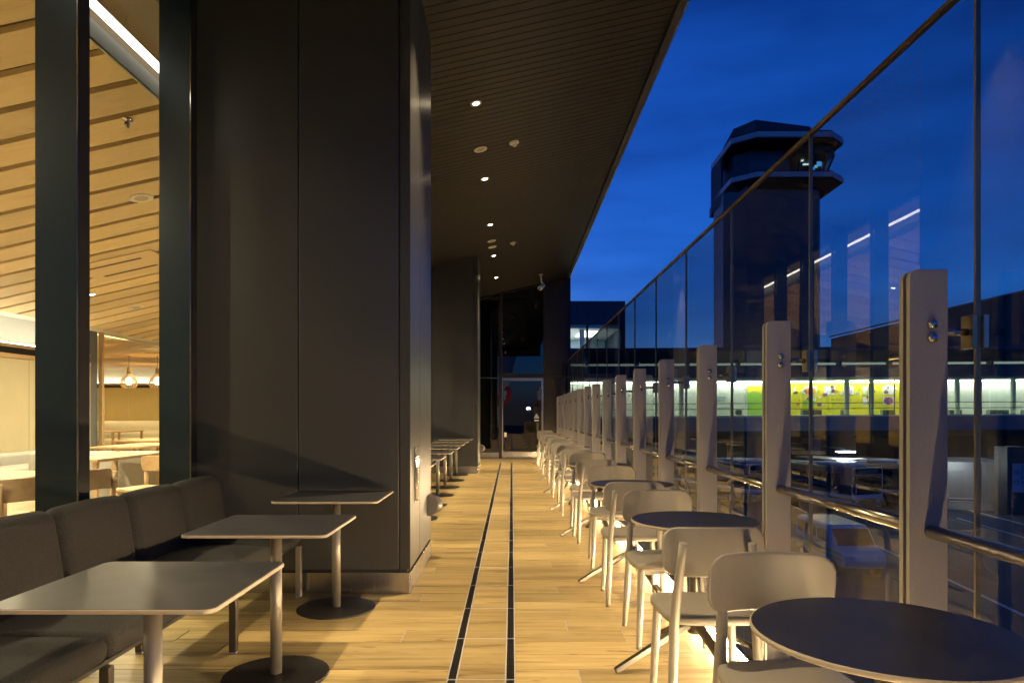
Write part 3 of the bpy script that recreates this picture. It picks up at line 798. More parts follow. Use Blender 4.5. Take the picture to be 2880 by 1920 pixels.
# ================================================================== RECTANGULAR TABLES + BENCHES (left)
def make_rect():
    t = empty('square_table')
    p = rrect(-0.32,0.32,-0.30,0.30,0.035,6); q=rrect(-0.317,0.317,-0.297,0.297,0.033,6)
    MB().prism(q,0.7183,0.7193).build('table_top', M_ttop, t)
    MB().prism(p,0.706,0.718).build('table_edge', M_tedge, t, bevel=0.002)
    MB().lathe([(0.027,0.012),(0.027,0.699)],20).build('pole', M_pole, t)
    MB().lathe([(0.10,0.6995),(0.10,0.7055)],18).build('top_plate', M_blackm, t)
    MB().lathe([(0.246,0.0),(0.246,0.007),(0.242,0.0095),(0.05,0.012),(0.0,0.012)],48).build('base', M_disc, t)
    return t
st0 = make_rect(); CH[st0.name]=kids(st0)
sq = [2.14,3.255,4.37]+[6.95+1.13*k_ for k_ in range(7)]
sq_lab = ['largest dark square pedestal table at the lower left','middle dark square pedestal table beside the charcoal bench','dark square pedestal table against the near column face']+\
         ['%s dark square pedestal table in the row between the columns' % ORD[k_] for k_ in range(7)]
for i,ty in enumerate(sq):
    o = st0 if i==0 else copy_tree(st0)
    o.location=(-1.125,ty,0); tag(o, sq_lab[i], 'table','square pedestal tables along the benches')

def make_bench(y0, n, label, w=0.5575):
    t = empty('bench',(0,y0,0),0,label,'bench','charcoal upholstered benches')
    L_=n*w
    seat_m = MB().rbox(-1.985,-1.435,0.002,w-0.002,0.365,0.452,0.035,4,puff=0.022).mesh('seat_cushion', M_fabric)
    bk = MB().rbox(-0.06,0.06,0.003,w-0.003,0.0,0.42,0.058,5,puff=0.012).xf(Matrix.Translation((-1.985,0,0.405)) @ Matrix.Rotation(R(-9),4,'Y')).mesh('back_cushion', M_fabric)
    for i in range(n):
        link('seat_cushion', seat_m, t, (0,i*w,0)); link('back_cushion', bk, t, (0,i*w,0))
    MB().box(-1.96,-1.455,0.01,L_-0.01,0.345,0.363).build('frame', M_blackm, t, bevel=0.004)
    i=0
    while i<=n:
        for x in (-1.452,-1.94):
            yy=min(max(i*w,0.025),L_-0.025)
            lg=MB().box(x-0.018,x+0.018,yy-0.018,yy+0.018,0.006,0.344).build('leg', M_pole if i==n else M_tleg, t, bevel=0.003)
            MB().box(x-0.0165,x+0.0165,yy-0.0165,yy+0.0165,0,0.0055).build('foot', M_white, lg)
        i+=2
    return t
make_bench(4.675-0.5575*6,6,'charcoal upholstered bench along the window in the foreground')
make_bench(6.5,13,'charcoal upholstered bench row between the two dark columns')

# ================================================================== CAFE INTERIOR
XN, XB = -3.04, -8.03
MB().box(-16.5,-2.40,-4,26,-0.12,-0.02).build('cafe_floor', M_ifloor)['kind']='structure'
ic = MB().hexa([(XB,-4,H_SOF(XB)+0.05),(XN,-4,H_SOF(XN)+0.05),(XN,YEND,H_SOF(XN)+0.05),(XB,YEND,H_SOF(XB)+0.05)],
               [(XB,-4,H_SOF(XB)+0.4),(XN,-4,H_SOF(XN)+0.4),(XN,YEND,H_SOF(XN)+0.4),(XB,YEND,H_SOF(XB)+0.4)]).build('ceiling', mat('ceiling_groove',(0.11,0.065,0.02),0.7)); ic['kind']='structure'
pitch, gap = 0.455, 0.085
def ceil_board(y0,y1,x0,x1,t=0.05):
    z=lambda x:H_SOF(x)
    return MB().hexa([(x0,y0,z(x0)),(x1,y0,z(x1)),(x1,y1,z(x1)),(x0,y1,z(x0))],[(x0,y0,z(x0)+t-0.002),(x1,y0,z(x1)+t-0.002),(x1,y1,z(x1)+t-0.002),(x0,y1,z(x0)+t-0.002)])
y=0.6
while y < YEND-0.5:
    ceil_board(y,y+pitch-gap,XB+0.03,XN-0.02).build('board', M_ceilw, ic, rnd=random.random()); y+=pitch
# access panel set into the boards
# light cove along the window
MB().box(XN-0.018,XN,-4,YEND,H_SOF(XN)-0.012,H_SOF(XN)+0.14).build('cove_fascia', mat('cove_grey',(0.30,0.32,0.30),0.6), ic)
MB().box(XN+0.001,XN+0.008,-4,YEND,H_SOF(XN)+0.0,H_SOF(XN)+0.135).build('cove_lining', mat('cove_lining',(0.16,0.16,0.14),0.6), ic)
cl = empty('cove_light',(0,0,0),0,'bright linear cove light above the cafe window','cove light')
for (y0,y1,dz) in ((-3.9,4.80,0.0),(4.82,10.0,0.0),(10.02,14.5,0.0),(14.52,18.7,0.0)):
    MB().box(XN+0.012,XN+0.112,y0,y1,4.155,4.165).build('diffuser', M_cove, cl)
MB().box(XN+0.02,XN+0.27,-4,YEND,4.17,4.26).build('cove_box', mat('cove_brown',(0.30,0.21,0.09),0.5), ic)
MB().box(-2.926,-2.78,-4,YEND,4.148,4.169).build('blind_box', mat('blind_brown',(0.16,0.11,0.05),0.5), ic)
MB().box(-2.77,-2.35,-4,YEND,4.13,4.20).build('head_soffit', mat('head_grey',(0.16,0.14,0.11),0.6), ic)
# roof over everything inside
MB().box(-17,-2.33,-4.2,26.5,4.62,4.8).build('roof', M_black)['kind']='structure'
# back wall with lit ledge, up to y = 13.2, then an opening to the lounge
YB=13.0
wb = MB().box(XB-0.15,XB,-4,YB,-0.05,2.20).build('wall_back', M_wallb); wb['kind']='structure'
MB().box(XB-0.35,XB+0.0,-4,YB,2.305,2.36).build('ledge', M_oak, wb, rnd=0.4)
MB().box(XB-0.12,XB-0.03,-4,YB,2.20,2.304).build('shadow_gap', M_black, wb)
MB().box(XB-0.02,XB+0.012,-4,YB,2.13,2.199).build('trim', M_oak, wb, rnd=0.7)
MB().box(XB-0.42,XB-0.36,-4,YB,2.2,2.95).build('cove_back', M_wallw, wb)
MB().box(XB-0.10,XB-0.04,-4,YB-0.1,2.365,2.38).build('ledge_light', emat('ledge_light',(1.0,0.90,0.66),24.0), wb)
for yy in (9.9,10.75,11.6,12.45):
    add_light('ledge_spot','SPOT',(XB-0.18,yy,2.80),5,(1,0.95,0.85),wb,spot_size=R(70),spot_blend=0.6,shadow_soft_size=0.02)
MB().box(XB-0.35,XB+0.02,-4,26,2.84,4.6).build('wall_upper', M_wallw)['kind']='structure'
for yj in (9.4,11.35): MB().box(XB,XB+0.002,yj-0.004,yj+0.004,0,2.13).build('wall_joint', mat('joint_dark',(0.36,0.29,0.15),0.7), wb)
# dark pillar and wood jamb at the opening
pl = empty('pillar',(XB-0.42,13.0,0),0,'dark grey interior pillar with a small notice, seen through the window','pillar')
MB().box(-0.25,0.25,0.0,0.5,0,2.88).build('shaft', mat('pillar_grey',(0.13,0.14,0.14),0.5), pl)
MB().box(0.26,0.33,0.52,0.60,0,2.85).build('jamb', M_oak, pl, rnd=0.2)
sg = MB().box(-0.14,0.14,-0.014,-0.002,1.0,1.85).build('notice_board', mat('notice_dark',(0.06,0.06,0.06),0.4), pl)
for z_ in (1.38,1.32,1.22,1.16,1.10): MB().box(-0.06,0.10,-0.018,-0.0145,z_,z_+0.035).build('print_line', M_print, sg)
# lounge beyond
MB().box(-16.4,XB+0.4,24.0,24.15,-0.05,2.12).build('wall_lounge', M_wally)['kind']='structure'
lw = MB().box(-16.4,XB+0.4,24.15,24.3,-0.05,2.95).build('wall_cove', M_wallw); lw['kind']='structure'
MB().box(-16.4,XB+0.4,23.92,24.14,2.22,2.29).build('ledge', M_oak, lw, rnd=0.5)
MB().box(-16.4,XB+0.4,23.99,24.10,2.121,2.219).build('shadow_gap', M_black, lw)
MB().box(-16.3,XB+0.3,24.05,24.11,2.292,2.305).build('ledge_light', emat('lounge_ledge',(1.0,0.88,0.60),30.0), lw)
for i in range(11):
    add_light('ledge_spot','SPOT',(-15.2+i*0.62,24.0,2.70),5,(1,0.95,0.85),lw,spot_size=R(70),spot_blend=0.6,shadow_soft_size=0.02)
MB().box(-16.5,-16.4,12.9,24.3,-0.05,3).build('wall_lounge_side', M_wally)['kind']='structure'
MB().box(-16.5,XB-0.4,12.9,13.0,-0.05,3).build('wall_lounge_front', M_wally)['kind']='structure'
MB().box(XB+0.3,-2.36,24.0,24.1,-0.05,4.6).build('wall_end_inner', M_wallb)['kind']='structure'
MB().box(-16.5,-2.36,-4.1,-4.0,-0.05,4.6).build('wall_near_inner', M_wallb)['kind']='structure'
lc = MB().box(-16.4,XB-0.03,13.02,24.2,2.93,3.0).build('ceiling_lounge', mat('lounge_glow',(0.72,0.52,0.22),0.6)); lc['kind']='structure'
me_sl = MB().box(-0.048,0.048,13.05,23.9,2.775,2.790).mesh('slat', M_oak)
at_=me_sl.attributes.new('rnd','FLOAT','FACE')
x=XB-0.25
while x>-16.2: link('slat', me_sl, lc, (x,0,0)); x-=0.19
for i in range(4):
    for j in range(3):
        add_light('lounge_fill','AREA',(-9.5-i*1.9,15.2+j*3.2,2.70),24,(1,0.80,0.46),lc,shape='SQUARE',size=0.5,spread=R(170))  # added fill without fixtures, brightens the lounge
        u_ = add_light('added_uplight','AREA',(-9.5-i*1.9,15.2+j*3.2,2.80),45,(1,0.82,0.48),lc,shape='SQUARE',size=1.2); u_.rotation_euler = (math.pi,0,0)  # added upward light without a fixture, makes the slat gaps glow
MB().box(XB-0.16,XB-0.10,13.55,23.8,2.86,2.92).build('edge_light', emat('edge_light',(1,0.86,0.55),22.0), lc)

# interior ceiling fittings
def idl(x,y,label,power=55):
    return downlight(x,y,label,power=power,r=0.06,lm=M_lampi,group='cafe ceiling downlights',colr=(1.0,0.83,0.52),spread=150,beam='AREA')
n_=0
for a_,yy in enumerate((2.1,4.3,6.5,8.7,10.9,13.1,15.3)):
    for b_,xx in enumerate((-4.45,-6.7)):
        idl(xx,yy,'lit downlight in the wooden cafe ceiling, %s row from the front, %s the window' % (ORD[a_],('nearest','farther from')[b_]), 95)
speaker(-4.22,7.77,'large round speaker flush in the wooden cafe ceiling, nearer one',r=0.13)
speaker(-6.72,12.2,'round speaker flush in the wooden cafe ceiling, farther one',r=0.13)
sp = empty('sprinkler',(-3.44,6.1,H_SOF(-3.44)),0,'small metal sprinkler head hanging from the wooden cafe ceiling','sprinkler')
MB().lathe([(0.05,0),(0.05,-0.006),(0.02,-0.012),(0.02,-0.04),(0.028,-0.043),(0.012,-0.05),(0.022,-0.07),(0,-0.072)],16,caps=False).build('head', M_steel, sp)
# access hatch of boards
ah = empty('ceiling_hatch',(-5.6,9.9,H_SOF(-5.6)-0.003),0,'square access hatch framed in the wooden cafe ceiling','ceiling hatch'); ah.rotation_euler=(0,-math.atan(0.225),0)
MB().box(-0.6,0.6,-0.45,0.45,-0.012,0.0).build('frame', mat('hatch_wood',(0.62,0.46,0.24),0.5), ah)
for q in (-0.22,0.22): MB().box(-0.45,0.35,q-0.03,q+0.03,-0.016,-0.013).build('groove', MATS['ceiling_groove'], ah)
# pendants
def pendant(x,y,label):
    t = empty('pendant_lamp',(x,y,0),0,label,'pendant lamp','slatted pendant lamps in the lounge')
    MB().tube([(0,0,2.42),(0,0,2.74)],0.006,8).build('cord', M_black, t)
    MB().lathe([(0.03,2.72),(0.03,2.74)],10).build('ceiling_cup', M_black, t)
    MB().lathe([(0.055,2.26),(0.05,2.44),(0.02,2.445)],16).build('neck', M_oak, t)
    n=28; prof=[(0.055,2.27),(0.10,2.235),(0.165,2.15),(0.205,2.05),(0.205,1.98),(0.16,1.90)]
    for i in range(n):
        a=2*math.pi*i/n; c,s=math.cos(a),math.sin(a)
        v=[];f=[]
        for (r,z_) in prof:
            for w,d in ((-0.006,0),(0.006,0),(0.006,-0.008),(-0.006,-0.008)): v.append(((r+d)*c-w*s,(r+d)*s+w*c,z_))
        for k_ in range(len(prof)-1):
            for q in range(4): p=(q+1)%4; f.append((k_*4+q,k_*4+p,(k_+1)*4+p,(k_+1)*4+q))
        MB().add(v,f).build('slat', mat('pendant_wood',(0.72,0.52,0.28),0.5), t)
    MB().lathe([(0.0,1.97),(0.05,1.98),(0.085,2.04),(0.085,2.12),(0.04,2.19),(0,2.2)],16,caps=False).build('bulb', emat('pendant_bulb',(1,0.80,0.50),5.0), t)
pendant(-10.1,18.0,'slatted wooden pendant lamp hanging full in the second window')
pendant(-9.35,18.0,'slatted wooden pendant lamp cut off by the window mullion')
# interior furniture
def icafe_table(x,y,lx,ly,label,h=0.72):
    t=empty('cafe_table',(x,y,0),0,label,'table','wooden tables inside the cafe')
    MB().box(-lx/2,lx/2,-ly/2,ly/2,h-0.035,h).build('table_top', M_oak, t, rnd=random.random(), bevel=0.006)
    for sx in (-1,1):
        for sy in (-1,1): MB().box(sx*(lx/2-0.06)-0.025,sx*(lx/2-0.06)+0.025,sy*(ly/2-0.06)-0.025,sy*(ly/2-0.06)+0.025,-0.02,h-0.036).build('leg', M_oak, t, rnd=0.3)
    return t
icafe_table(-4.35,5.65,0.7,1.25,'pale wooden cafe table in the leftmost window')
icafe_table(-5.05,8.5,0.7,1.5,'pale wooden cafe table behind the curved wooden chair')
icafe_table(-6.2,11.3,0.7,1.4,'long pale wooden table beyond the grey sofa')
icafe_table(-7.2,13.8,0.8,1.6,'far pale wooden table before the lounge booth')
icafe_table(-11.6,20.0,0.8,1.6,'small pale wooden table beside the cream booth')
def wchair(x,y,rz,label):
    t=empty('wooden_chair',(x,y,0),rz,label,'chair','wooden chairs inside the cafe')
    MB().rbox(-0.22,0.22,-0.21,0.21,0.41,0.45,0.018,3).build('seat', M_oak, t, rnd=0.5)
    for sx in (-1,1):
        MB().tube([(sx*0.20,0.18,-0.02),(sx*0.19,0.17,0.41)],[0.016,0.021],10).build('leg', M_oak, t, rnd=0.4)
        MB().tube([(sx*0.21,-0.21,-0.02),(sx*0.205,-0.20,0.45),(sx*0.225,-0.215,0.74)],[0.016,0.022,0.024],10).build('leg', M_oak, t, rnd=0.4)
    grid_panel(0.235,0.085,0.03,0.02,0.07).xf(Matrix.Translation((0,-0.235,0.69)) @ Matrix.Rotation(R(-6),4,'X')).build('backrest', M_oak, t, rnd=[0.6]*1 if False else 0.6)
wchair(-3.72,5.15,R(60),'pale wooden chair at the table in the leftmost window')
wchair(-3.72,5.78,R(75),'second pale wooden chair at the table in the leftmost window')
wchair(-3.95,7.35,R(160),'curved pale wooden chair in the second window')
wchair(-5.9,12.4,R(180),'far pale wooden chair beyond the grey sofa')
def sofa(x0,x1,y0,y1,label,h=0.78,m=M_sofa,back='X+'):
    t=empty('sofa',((x0+x1)/2,(y0+y1)/2,0),0,label,'sofa','upholstered sofas inside the cafe')
    ax,ay=(x1-x0)/2,(y1-y0)/2
    MB().rbox(-ax,ax,-ay,ay,0.05,0.44,0.05,3).build('seat', m, t)
    if back=='X-': MB().rbox(-ax-0.02,-ax+0.18,-ay,ay,0.2,h,0.06,4,puff=0.01).build('backrest', m, t)
    elif back=='Y+': MB().rbox(-ax,ax,ay-0.18,ay+0.02,0.2,h,0.06,4).build('backrest', m, t)
    elif back=='Y-': MB().rbox(-ax,ax,-ay-0.02,-ay+0.18,0.2,h,0.06,4).build('backrest', m, t)
    else: MB().rbox(ax-0.18,ax+0.02,-ay,ay,0.2,h,0.06,4).build('backrest', m, t)
    return t
sofa(-7.95,-7.3,7.0,12.3,'long grey sofa along the beige back wall',0.62,M_sofa,'X-')
sofa(-6.6,-4.1,9.3,10.0,'grey leather sofa back seen in the second window',0.72,M_sofa,'Y-')
bt=empty('booth',(-11.5,21.5,0),0,'high curved cream leather booth in the lounge','booth')
v=[];f=[]
pr=[(0.0,0.38),(0.0,0.52),(-0.02,0.60),(0.03,0.62),(0.0,0.72),(0.01,0.94),(0.06,0.98),(0.16,0.98),(0.18,0.94),(0.18,0.0)]
n=18
for i in range(n+1):
    a=R(200-220*i/n)
    for (d,z_) in pr:
        v.append(((1.35+d)*math.cos(a)*1.15,(0.95+d)*math.sin(a)*0.9+0.1,z_))
m_=len(pr)
for i in range(n):
    for k_ in range(m_-1): f.append((i*m_+k_,i*m_+k_+1,(i+1)*m_+k_+1,(i+1)*m_+k_))
MB().add(v,f,True).build('backrest', M_cream, bt)
MB().lathe([(0,0.44),(1.2,0.44),(1.3,0.40),(1.3,0.0)],30,caps=False).xf(Matrix.Scale(0.85,4,(0,1,0))).build('seat', M_cream, bt)
MB().box(-1.75,-1.45,-0.55,-0.2,0,0.97).build('end_panel', mat('booth_dark',(0.16,0.14,0.11),0.6), bt, bevel=0.02)
MB().box(-1.64,-1.56,-0.562,-0.552,0.02,0.95).build('wood_inlay', M_oak, bt, rnd=0.1)

# ================================================================== BACKGROUND: CONCOURSE
M_conc  = mat('concourse_dark',(0.07,0.08,0.085),0.45,0.3,noise=(0.4,0.1))
M_cblue = mat('concourse_under',(0.15,0.17,0.20),0.5,0.4,noise=(0.3,0.08))
M_cwhite= mat('concourse_white',(0.70,0.76,0.70),0.6)
M_cgreen= mat('concourse_green',(0.60,0.72,0.60),0.6)
cc = empty('concourse',(0,60,0),0,'long lit airport concourse bridge with posters behind the glass','concourse')
CX0,CX1=-6,72
def cb(name,x0,x1,y0,y1,z0,z1,m,par=cc,b=0): return MB().box(x0,x1,y0,y1,z0,z1).build(name,m,par,bevel=b)
def curve(prof, name, m, par=cc, n=26, x0=CX0, x1=CX1):
    """profile (y,z) swept along x with the slight sag/bow of the long building"""
    v=[];f=[];k_=len(prof)
    for i in range(n+1):
        x=x0+(x1-x0)*i/n; dz=0.55*((x-8)/55) if x>8 else 0; dz=min(dz,0.6)
        for (y_,z_) in prof: v.append((x,y_,z_+dz*0.6))
    for i in range(n):
        for j in range(k_):
            q=(j+1)%k_; f.append((i*k_+j,i*k_+q,(i+1)*k_+q,(i+1)*k_+j)[::-1])
    f.append(tuple(range(k_))); f.append(tuple(range(n*k_,n*k_+k_))[::-1])
    return MB().add(v,f).build(name,m,par)
curve([(0,0.75),(0,-0.45),(1.5,-1.0),(6,-1.0),(6,0.75)],'deck',M_cblue)
curve([(-0.05,0.76),(-0.05,0.92),(5,0.92),(5,0.76)],'floor_edge',mat('deck_edge',(0.55,0.60,0.45),0.5))
curve([(0.0,4.05),(0.0,4.25),(5,4.25),(5,4.05)],'ceiling',M_cgreen)
curve([(-0.3,4.26),(-0.3,5.3),(5.2,5.3),(5.2,4.26)],'roof_fascia',M_conc)
curve([(-0.1,5.32),(-0.1,5.5),(4,5.5),(4,5.32)],'light_slot',emat('slot_glow',(0.75,0.95,0.75),0.35))
curve([(-0.35,5.52),(-0.9,6.55),(-0.6,6.85),(5.3,6.85),(5.3,5.52)],'roof',M_conc)
x=2.0
while x<70:
    cb('roof_rib',x,x+0.22,-0.75,0.2,5.35,5.75,M_conc); x+=4.4
curve([(3.6,0.93),(3.6,4.04),(3.75,4.04),(3.75,0.93)],'back_wall',M_cwhite)
curve([(3.0,3.93),(3.0,4.03),(3.45,4.03),(3.45,3.93)],'light_line',emat('concourse_lamp',(1.0,0.98,0.88),17.0))
for x in (9.0,15.1,22.6,29.85,32.05,39.7,44.7,50.2,56.0,62.0):
    MB().lathe([(0.22,0.93),(0.22,4.3)],14,c=(x,0.9,0)).build('column',M_cgreen,cc)
    cb('mullion',x+1.6,x+1.68,0.1,0.18,0.93,4.3,mat('mullion_thin',(0.10,0.12,0.10),0.5))
x=CX0
while x<CX1-5:
    cb('pane',x+0.05,x+5.3,0.22,0.24,1.0,4.25,M_glassf); x+=5.35
for zz in (1.45,1.95): curve([(0.35,zz),(0.35,zz+0.07),(0.42,zz+0.07),(0.42,zz)],'guard_rail',mat('rail_dark',(0.12,0.14,0.10),0.4,0.5))
# seats along the window
me_seat=MB().box(-0.25,0.25,-0.25,0.25,0.93,1.38).mesh('seat_block',mat('seat_green',(0.10,0.16,0.14),0.5))
x=18.0
while x<60:
    for q in range(random.choice((1,2,3))): link('seat_block',me_seat,cc,(x+0.6*q,1.6,0.12))
    x+=random.choice((2.4,3.1,3.6))
# yellow poster wall
def flat(poly,y,name,m,par): 
    return MB().prism(poly,y,y-0.02,axis='Y').build(name,m,par)
def blob(cx,cz,rx,rz,n=10,jit=0.0):
    return [(cx+rx*math.cos(2*math.pi*i/n)*(1+random.uniform(-jit,jit)),cz+rz*math.sin(2*math.pi*i/n)*(1+random.uniform(-jit,jit))) for i in range(n)]
K=61.6/1920.0                       # metres per photo pixel at that wall
def PX(u): return (u-1441)*63.5/1920
def PZ(v): return 1.25+(1160-v)*63.5/1920
po=empty('poster_wall',(0,63.58,0),0,'long yellow illustrated poster wall reading In harmony we create','poster')
M_yel=mat('poster_yellow',(0.88,0.80,0.03),0.6)
MB().prism([(PX(2225),0.95),(PX(2560),0.95),(PX(2560),4.0),(PX(2225),4.0)],0.0,-0.02,axis='Y').build('sheet',M_yel,po)
cols={'w':(0.80,0.86,0.90),'r':(0.80,0.20,0.05),'p':(0.32,0.08,0.35),'l':(0.72,0.45,0.70),'g':(0.35,0.70,0.08),'o':(0.75,0.36,0.05),'b':(0.35,0.60,0.85),'k':(0.10,0.06,0.05),'s':(0.80,0.52,0.38),'br':(0.35,0.16,0.05)}
def pm(c): return mat('print_'+c,cols[c],0.6)
def box_px(u0,u1,v0,v1,c,layer=1): MB().prism([(PX(u0),PZ(v1)),(PX(u1),PZ(v1)),(PX(u1),PZ(v0)),(PX(u0),PZ(v0))],-0.021*layer,-0.021*layer-0.015,axis='Y').build('print_shape',pm(c),po)
def blob_px(u,v,ru,rv,c,layer=2,n=9,j=0.12):
    MB().prism(blob(PX(u),PZ(v),ru*63.5/1920,rv*63.5/1920,n,j),-0.021*layer,-0.021*layer-0.012,axis='Y').build('print_shape',pm(c),po)
for (u0,u1,v0,v1) in ((2265,2298,1086,1110),(2266,2296,1117,1140),(2320,2352,1086,1110),(2373,2403,1086,1110),(2428,2452,1086,1109),(2428,2452,1116,1140),(2484,2515,1086,1109),(2485,2516,1116,1138),(2232,2240,1090,1107)):
    box_px(u0,u1,v0,v1,'w')
for a in ((2275,1100,12,9,'r'),(2288,1100,8,9,'o'),(2262,1101,8,6,'w'),(2270,1132,10,9,'g'),(2276,1121,7,4,'br'),(2277,1113,3,4,'s'),(2290,1134,8,7,'g'),
          (2341,1098,9,6,'w'),(2342,1087,5,4,'k'),(2344,1092,4,4,'s'),(2350,1100,11,5,'o'),(2383,1104,14,9,'l'),(2392,1089,3,5,'s'),(2445,1102,8,7,'g'),(2445,1091,3,4,'k'),
          (2442,1130,9,9,'w'),(2442,1116,4,3,'k'),(2442,1121,4,4,'s'),(2444,1133,4,5,'br'),(2494,1102,7,5,'br'),(2500,1092,9,10,'w'),(2499,1090,3,4,'s'),
          (2500,1127,14,11,'p'),(2505,1115,4,4,'s'),(2493,1118,4,4,'s'),(2322,1110,7,5,'p'),(2306,1137,7,5,'p'),(2412,1107,4,4,'b'),(2246,1136,4,4,'r'),(2240,1104,7,3,'k'),
          (2315,1137,4,3,'w'),(2307,1116,4,3,'w'),(2365,1107,3,3,'w'),(2522,1092,4,4,'w'),(2520,1110,2,2,'o'),(2461,1100,2,3,'k'),(2250,1125,2,2,'o'),(2305,1100,2,3,'o'),(2418,1094,2,2,'r'),(2418,1124,2,2,'o')):
    blob_px(*a)
M_ptxt=mat('poster_ink',(0.16,0.12,0.01),0.6)
for s_,u,v in (('In harmony',2340,1126),('we create',2343,1136.5)):
    text_mb(s_,0.36,spacing=1.15).xf(facing_cam(PX(u),-0.03,PZ(v))).build('lettering',M_ptxt,po)
# green / white poster and blue lettering further left
p2=empty('green_poster',(0,63.56,0),0,'lime green and yellow poster panel left of the yellow poster wall','poster')
MB().prism([(PX(2106),0.95),(PX(2150),0.95),(PX(2152),PZ(1085)),(PX(2102),PZ(1085))],0,-0.02,axis='Y').build('sheet',mat('poster_lime',(0.36,0.72,0.06),0.6),p2)
MB().prism([(PX(2102),PZ(1085)),(PX(2152),PZ(1085)),(PX(2152),PZ(1110)),(PX(2140),PZ(1105)),(PX(2120),PZ(1100)),(PX(2104),PZ(1107))],-0.021,-0.03,axis='Y').build('print_shape',M_yel,p2)
p3=empty('wall_lettering',(0,63.56,0),0,'blue company lettering on the white concourse wall','lettering')
M_bl=mat('ink_blue',(0.02,0.12,0.42),0.6)
for s_,u,v in (('SHOWA',2041,1121.5),('DENKO',2041,1130)): 
    text_mb(s_,0.37,'RIGHT' if False else 'LEFT',1.1).xf(facing_cam(PX(2000) if s_=='SHOWA' else PX(1998),-0.01,PZ(v))).build('lettering',M_bl,p3)
MB().box(PX(2020),PX(2058),-0.012,-0.002,PZ(1148),PZ(1146)).build('small_print',mat('ink_grey',(0.25,0.28,0.30),0.6),p3)
# undercroft: dark backing added behind the piers so no sky shows
ucw=MB().box(-6,75,67.0,67.4,GZ,0.4).build('undercroft_backing',mat('undercroft',(0.05,0.048,0.045),0.8)); ucw['kind']='structure'
for i,x in enumerate((6,16,27,38,49,60)):
    tag(MB().box(x-0.5,x+0.5,60.8,61.8,GZ,-1.0).build('bridge_pier',mat('pier_concrete',(0.12,0.12,0.12),0.7),bevel=0.03),
        '%s concrete pier from the left carrying the concourse bridge' % ORD[i],'pier','piers under the concourse')

# ================================================================== CONTROL TOWER
tw=empty('control_tower',(37.5,103,-4.5),0,'dark airport control tower with a glazed cab rising behind the glass railing','control tower')
M_tow=mat('tower_panel',(0.085,0.095,0.115),0.42,0.2,noise=(0.5,0.10))
M_tow2=mat('tower_dark',(0.03,0.033,0.04),0.5)
M_ring=mat('tower_ring',(0.55,0.58,0.62),0.5)
o=Vector((37.5,103,-4.5))
def poly_w(pts,z0,z1,name,m,par=tw,top=None,smooth=False):
    p=[(a-o.x,b-o.y) for a,b in pts]; q=[(a-o.x,b-o.y) for a,b in top] if top else None
    return MB().prism(p,z0-o.z,z1-o.z,scale1=q,smooth=smooth).build(name,m,par)
shaft=[(33.4,97),(43.4,97),(44.3,98.2),(44.3,108),(42.5,110),(33,110),(31.6,107),(31.4,101.5)]
z=-4.5
poly_w([(a*0.995+0.19,b*0.995+0.5) for a,b in shaft],GZ,34,'core',M_tow2)
while z<33.5:
    poly_w(shaft,z+0.03,z+1.24,'panel_course',M_tow); z+=1.27
poly_w([(31.6,107),(46,107),(46,110),(31.8,110)],32.6,34,'rear_bracket',M_tow2)
ring=[(34.1,95),(44.6,95),(47.4,97.6),(47.6,108),(45.5,110.5),(33.8,110.5),(31.5,108),(31.3,97.6)]
def inset(p,d,cx=39.3,cy=102.8): return [(cx+(a-cx)*(1-d),cy+(b-cy)*(1-d)) for a,b in p]
poly_w(inset(ring,0.18),33.0,34.05,'under_tray',M_tow2,top=inset(ring,0.01))
poly_w(ring,34.06,34.75,'gallery_ring',M_ring)
poly_w(inset(ring,0.02),34.76,35.0,'gallery_floor',M_tow2)
block=[(34.3,98.5),(40.0,98.5),(40.0,108),(32.6,108),(32.6,100.5)]
poly_w(block,35.0,39.0,'service_block',mat('tower_block',(0.05,0.06,0.085),0.3,0.3))
for zz in (36.2,37.6): poly_w([(a+(0.0),b-0.03) for a,b in block],zz,zz+0.06,'band',M_tow2)
# louvred screen at the left end
sc2=poly_w([(31.5,102.6),(31.7,102.6),(31.7,108),(31.5,108)],32.6,39.4,'louvre_screen',M_tow2)
for i in range(26):
    zz=32.65+i*0.258
    MB().box(31.42-o.x,31.5-o.x,102.6-o.y,108-o.y,zz-o.z,zz+0.12-o.z).build('louvre',M_tow,sc2)
for i in range(11):
    yy=102.7+i*0.48; MB().box(31.38-o.x,31.45-o.x,yy-o.y,yy+0.1-o.y,32.6-o.z,39.4-o.z).build('louvre_post',M_tow,sc2)
# cab: outward-leaning glazing
cab0=[(41.0,98.0),(44.6,98.0),(45.9,99.8),(45.9,106),(44.5,107.5),(41.0,107.5)]
cab1=[(41.0,97.0),(45.0,97.0),(46.9,99.2),(46.9,106.6),(45,108.4),(41.0,108.4)]
poly_w(cab0,35.0,35.9,'cab_base',M_tow2)
poly_w(inset(cab0,0.12,43.5,102.7),35.9,36.0,'cab_floor',mat('cab_floor',(0.1,0.1,0.1),0.6))
M_cabg=glass('cab_glass',(0.55,0.68,0.72),1.0,1.5)
def quad_pane(a0,b0,a1,b1,z0,z1,name,m,th=0.06):
    v=[(a0[0]-o.x,a0[1]-o.y,z0-o.z),(b0[0]-o.x,b0[1]-o.y,z0-o.z),(b1[0]-o.x,b1[1]-o.y,z1-o.z),(a1[0]-o.x,a1[1]-o.y,z1-o.z)]
    n=(Vector(v[1])-Vector(v[0])).cross(Vector(v[3])-Vector(v[0])).normalized()*th
    w=[tuple(Vector(p)-n) for p in v]
    return MB().hexa([w[0],w[1],v[1],v[0]],[w[3],w[2],v[2],v[3]]).build(name,m,tw)
def lerp2(a,b,t): return (a[0]+(b[0]-a[0])*t,a[1]+(b[1]-a[1])*t)
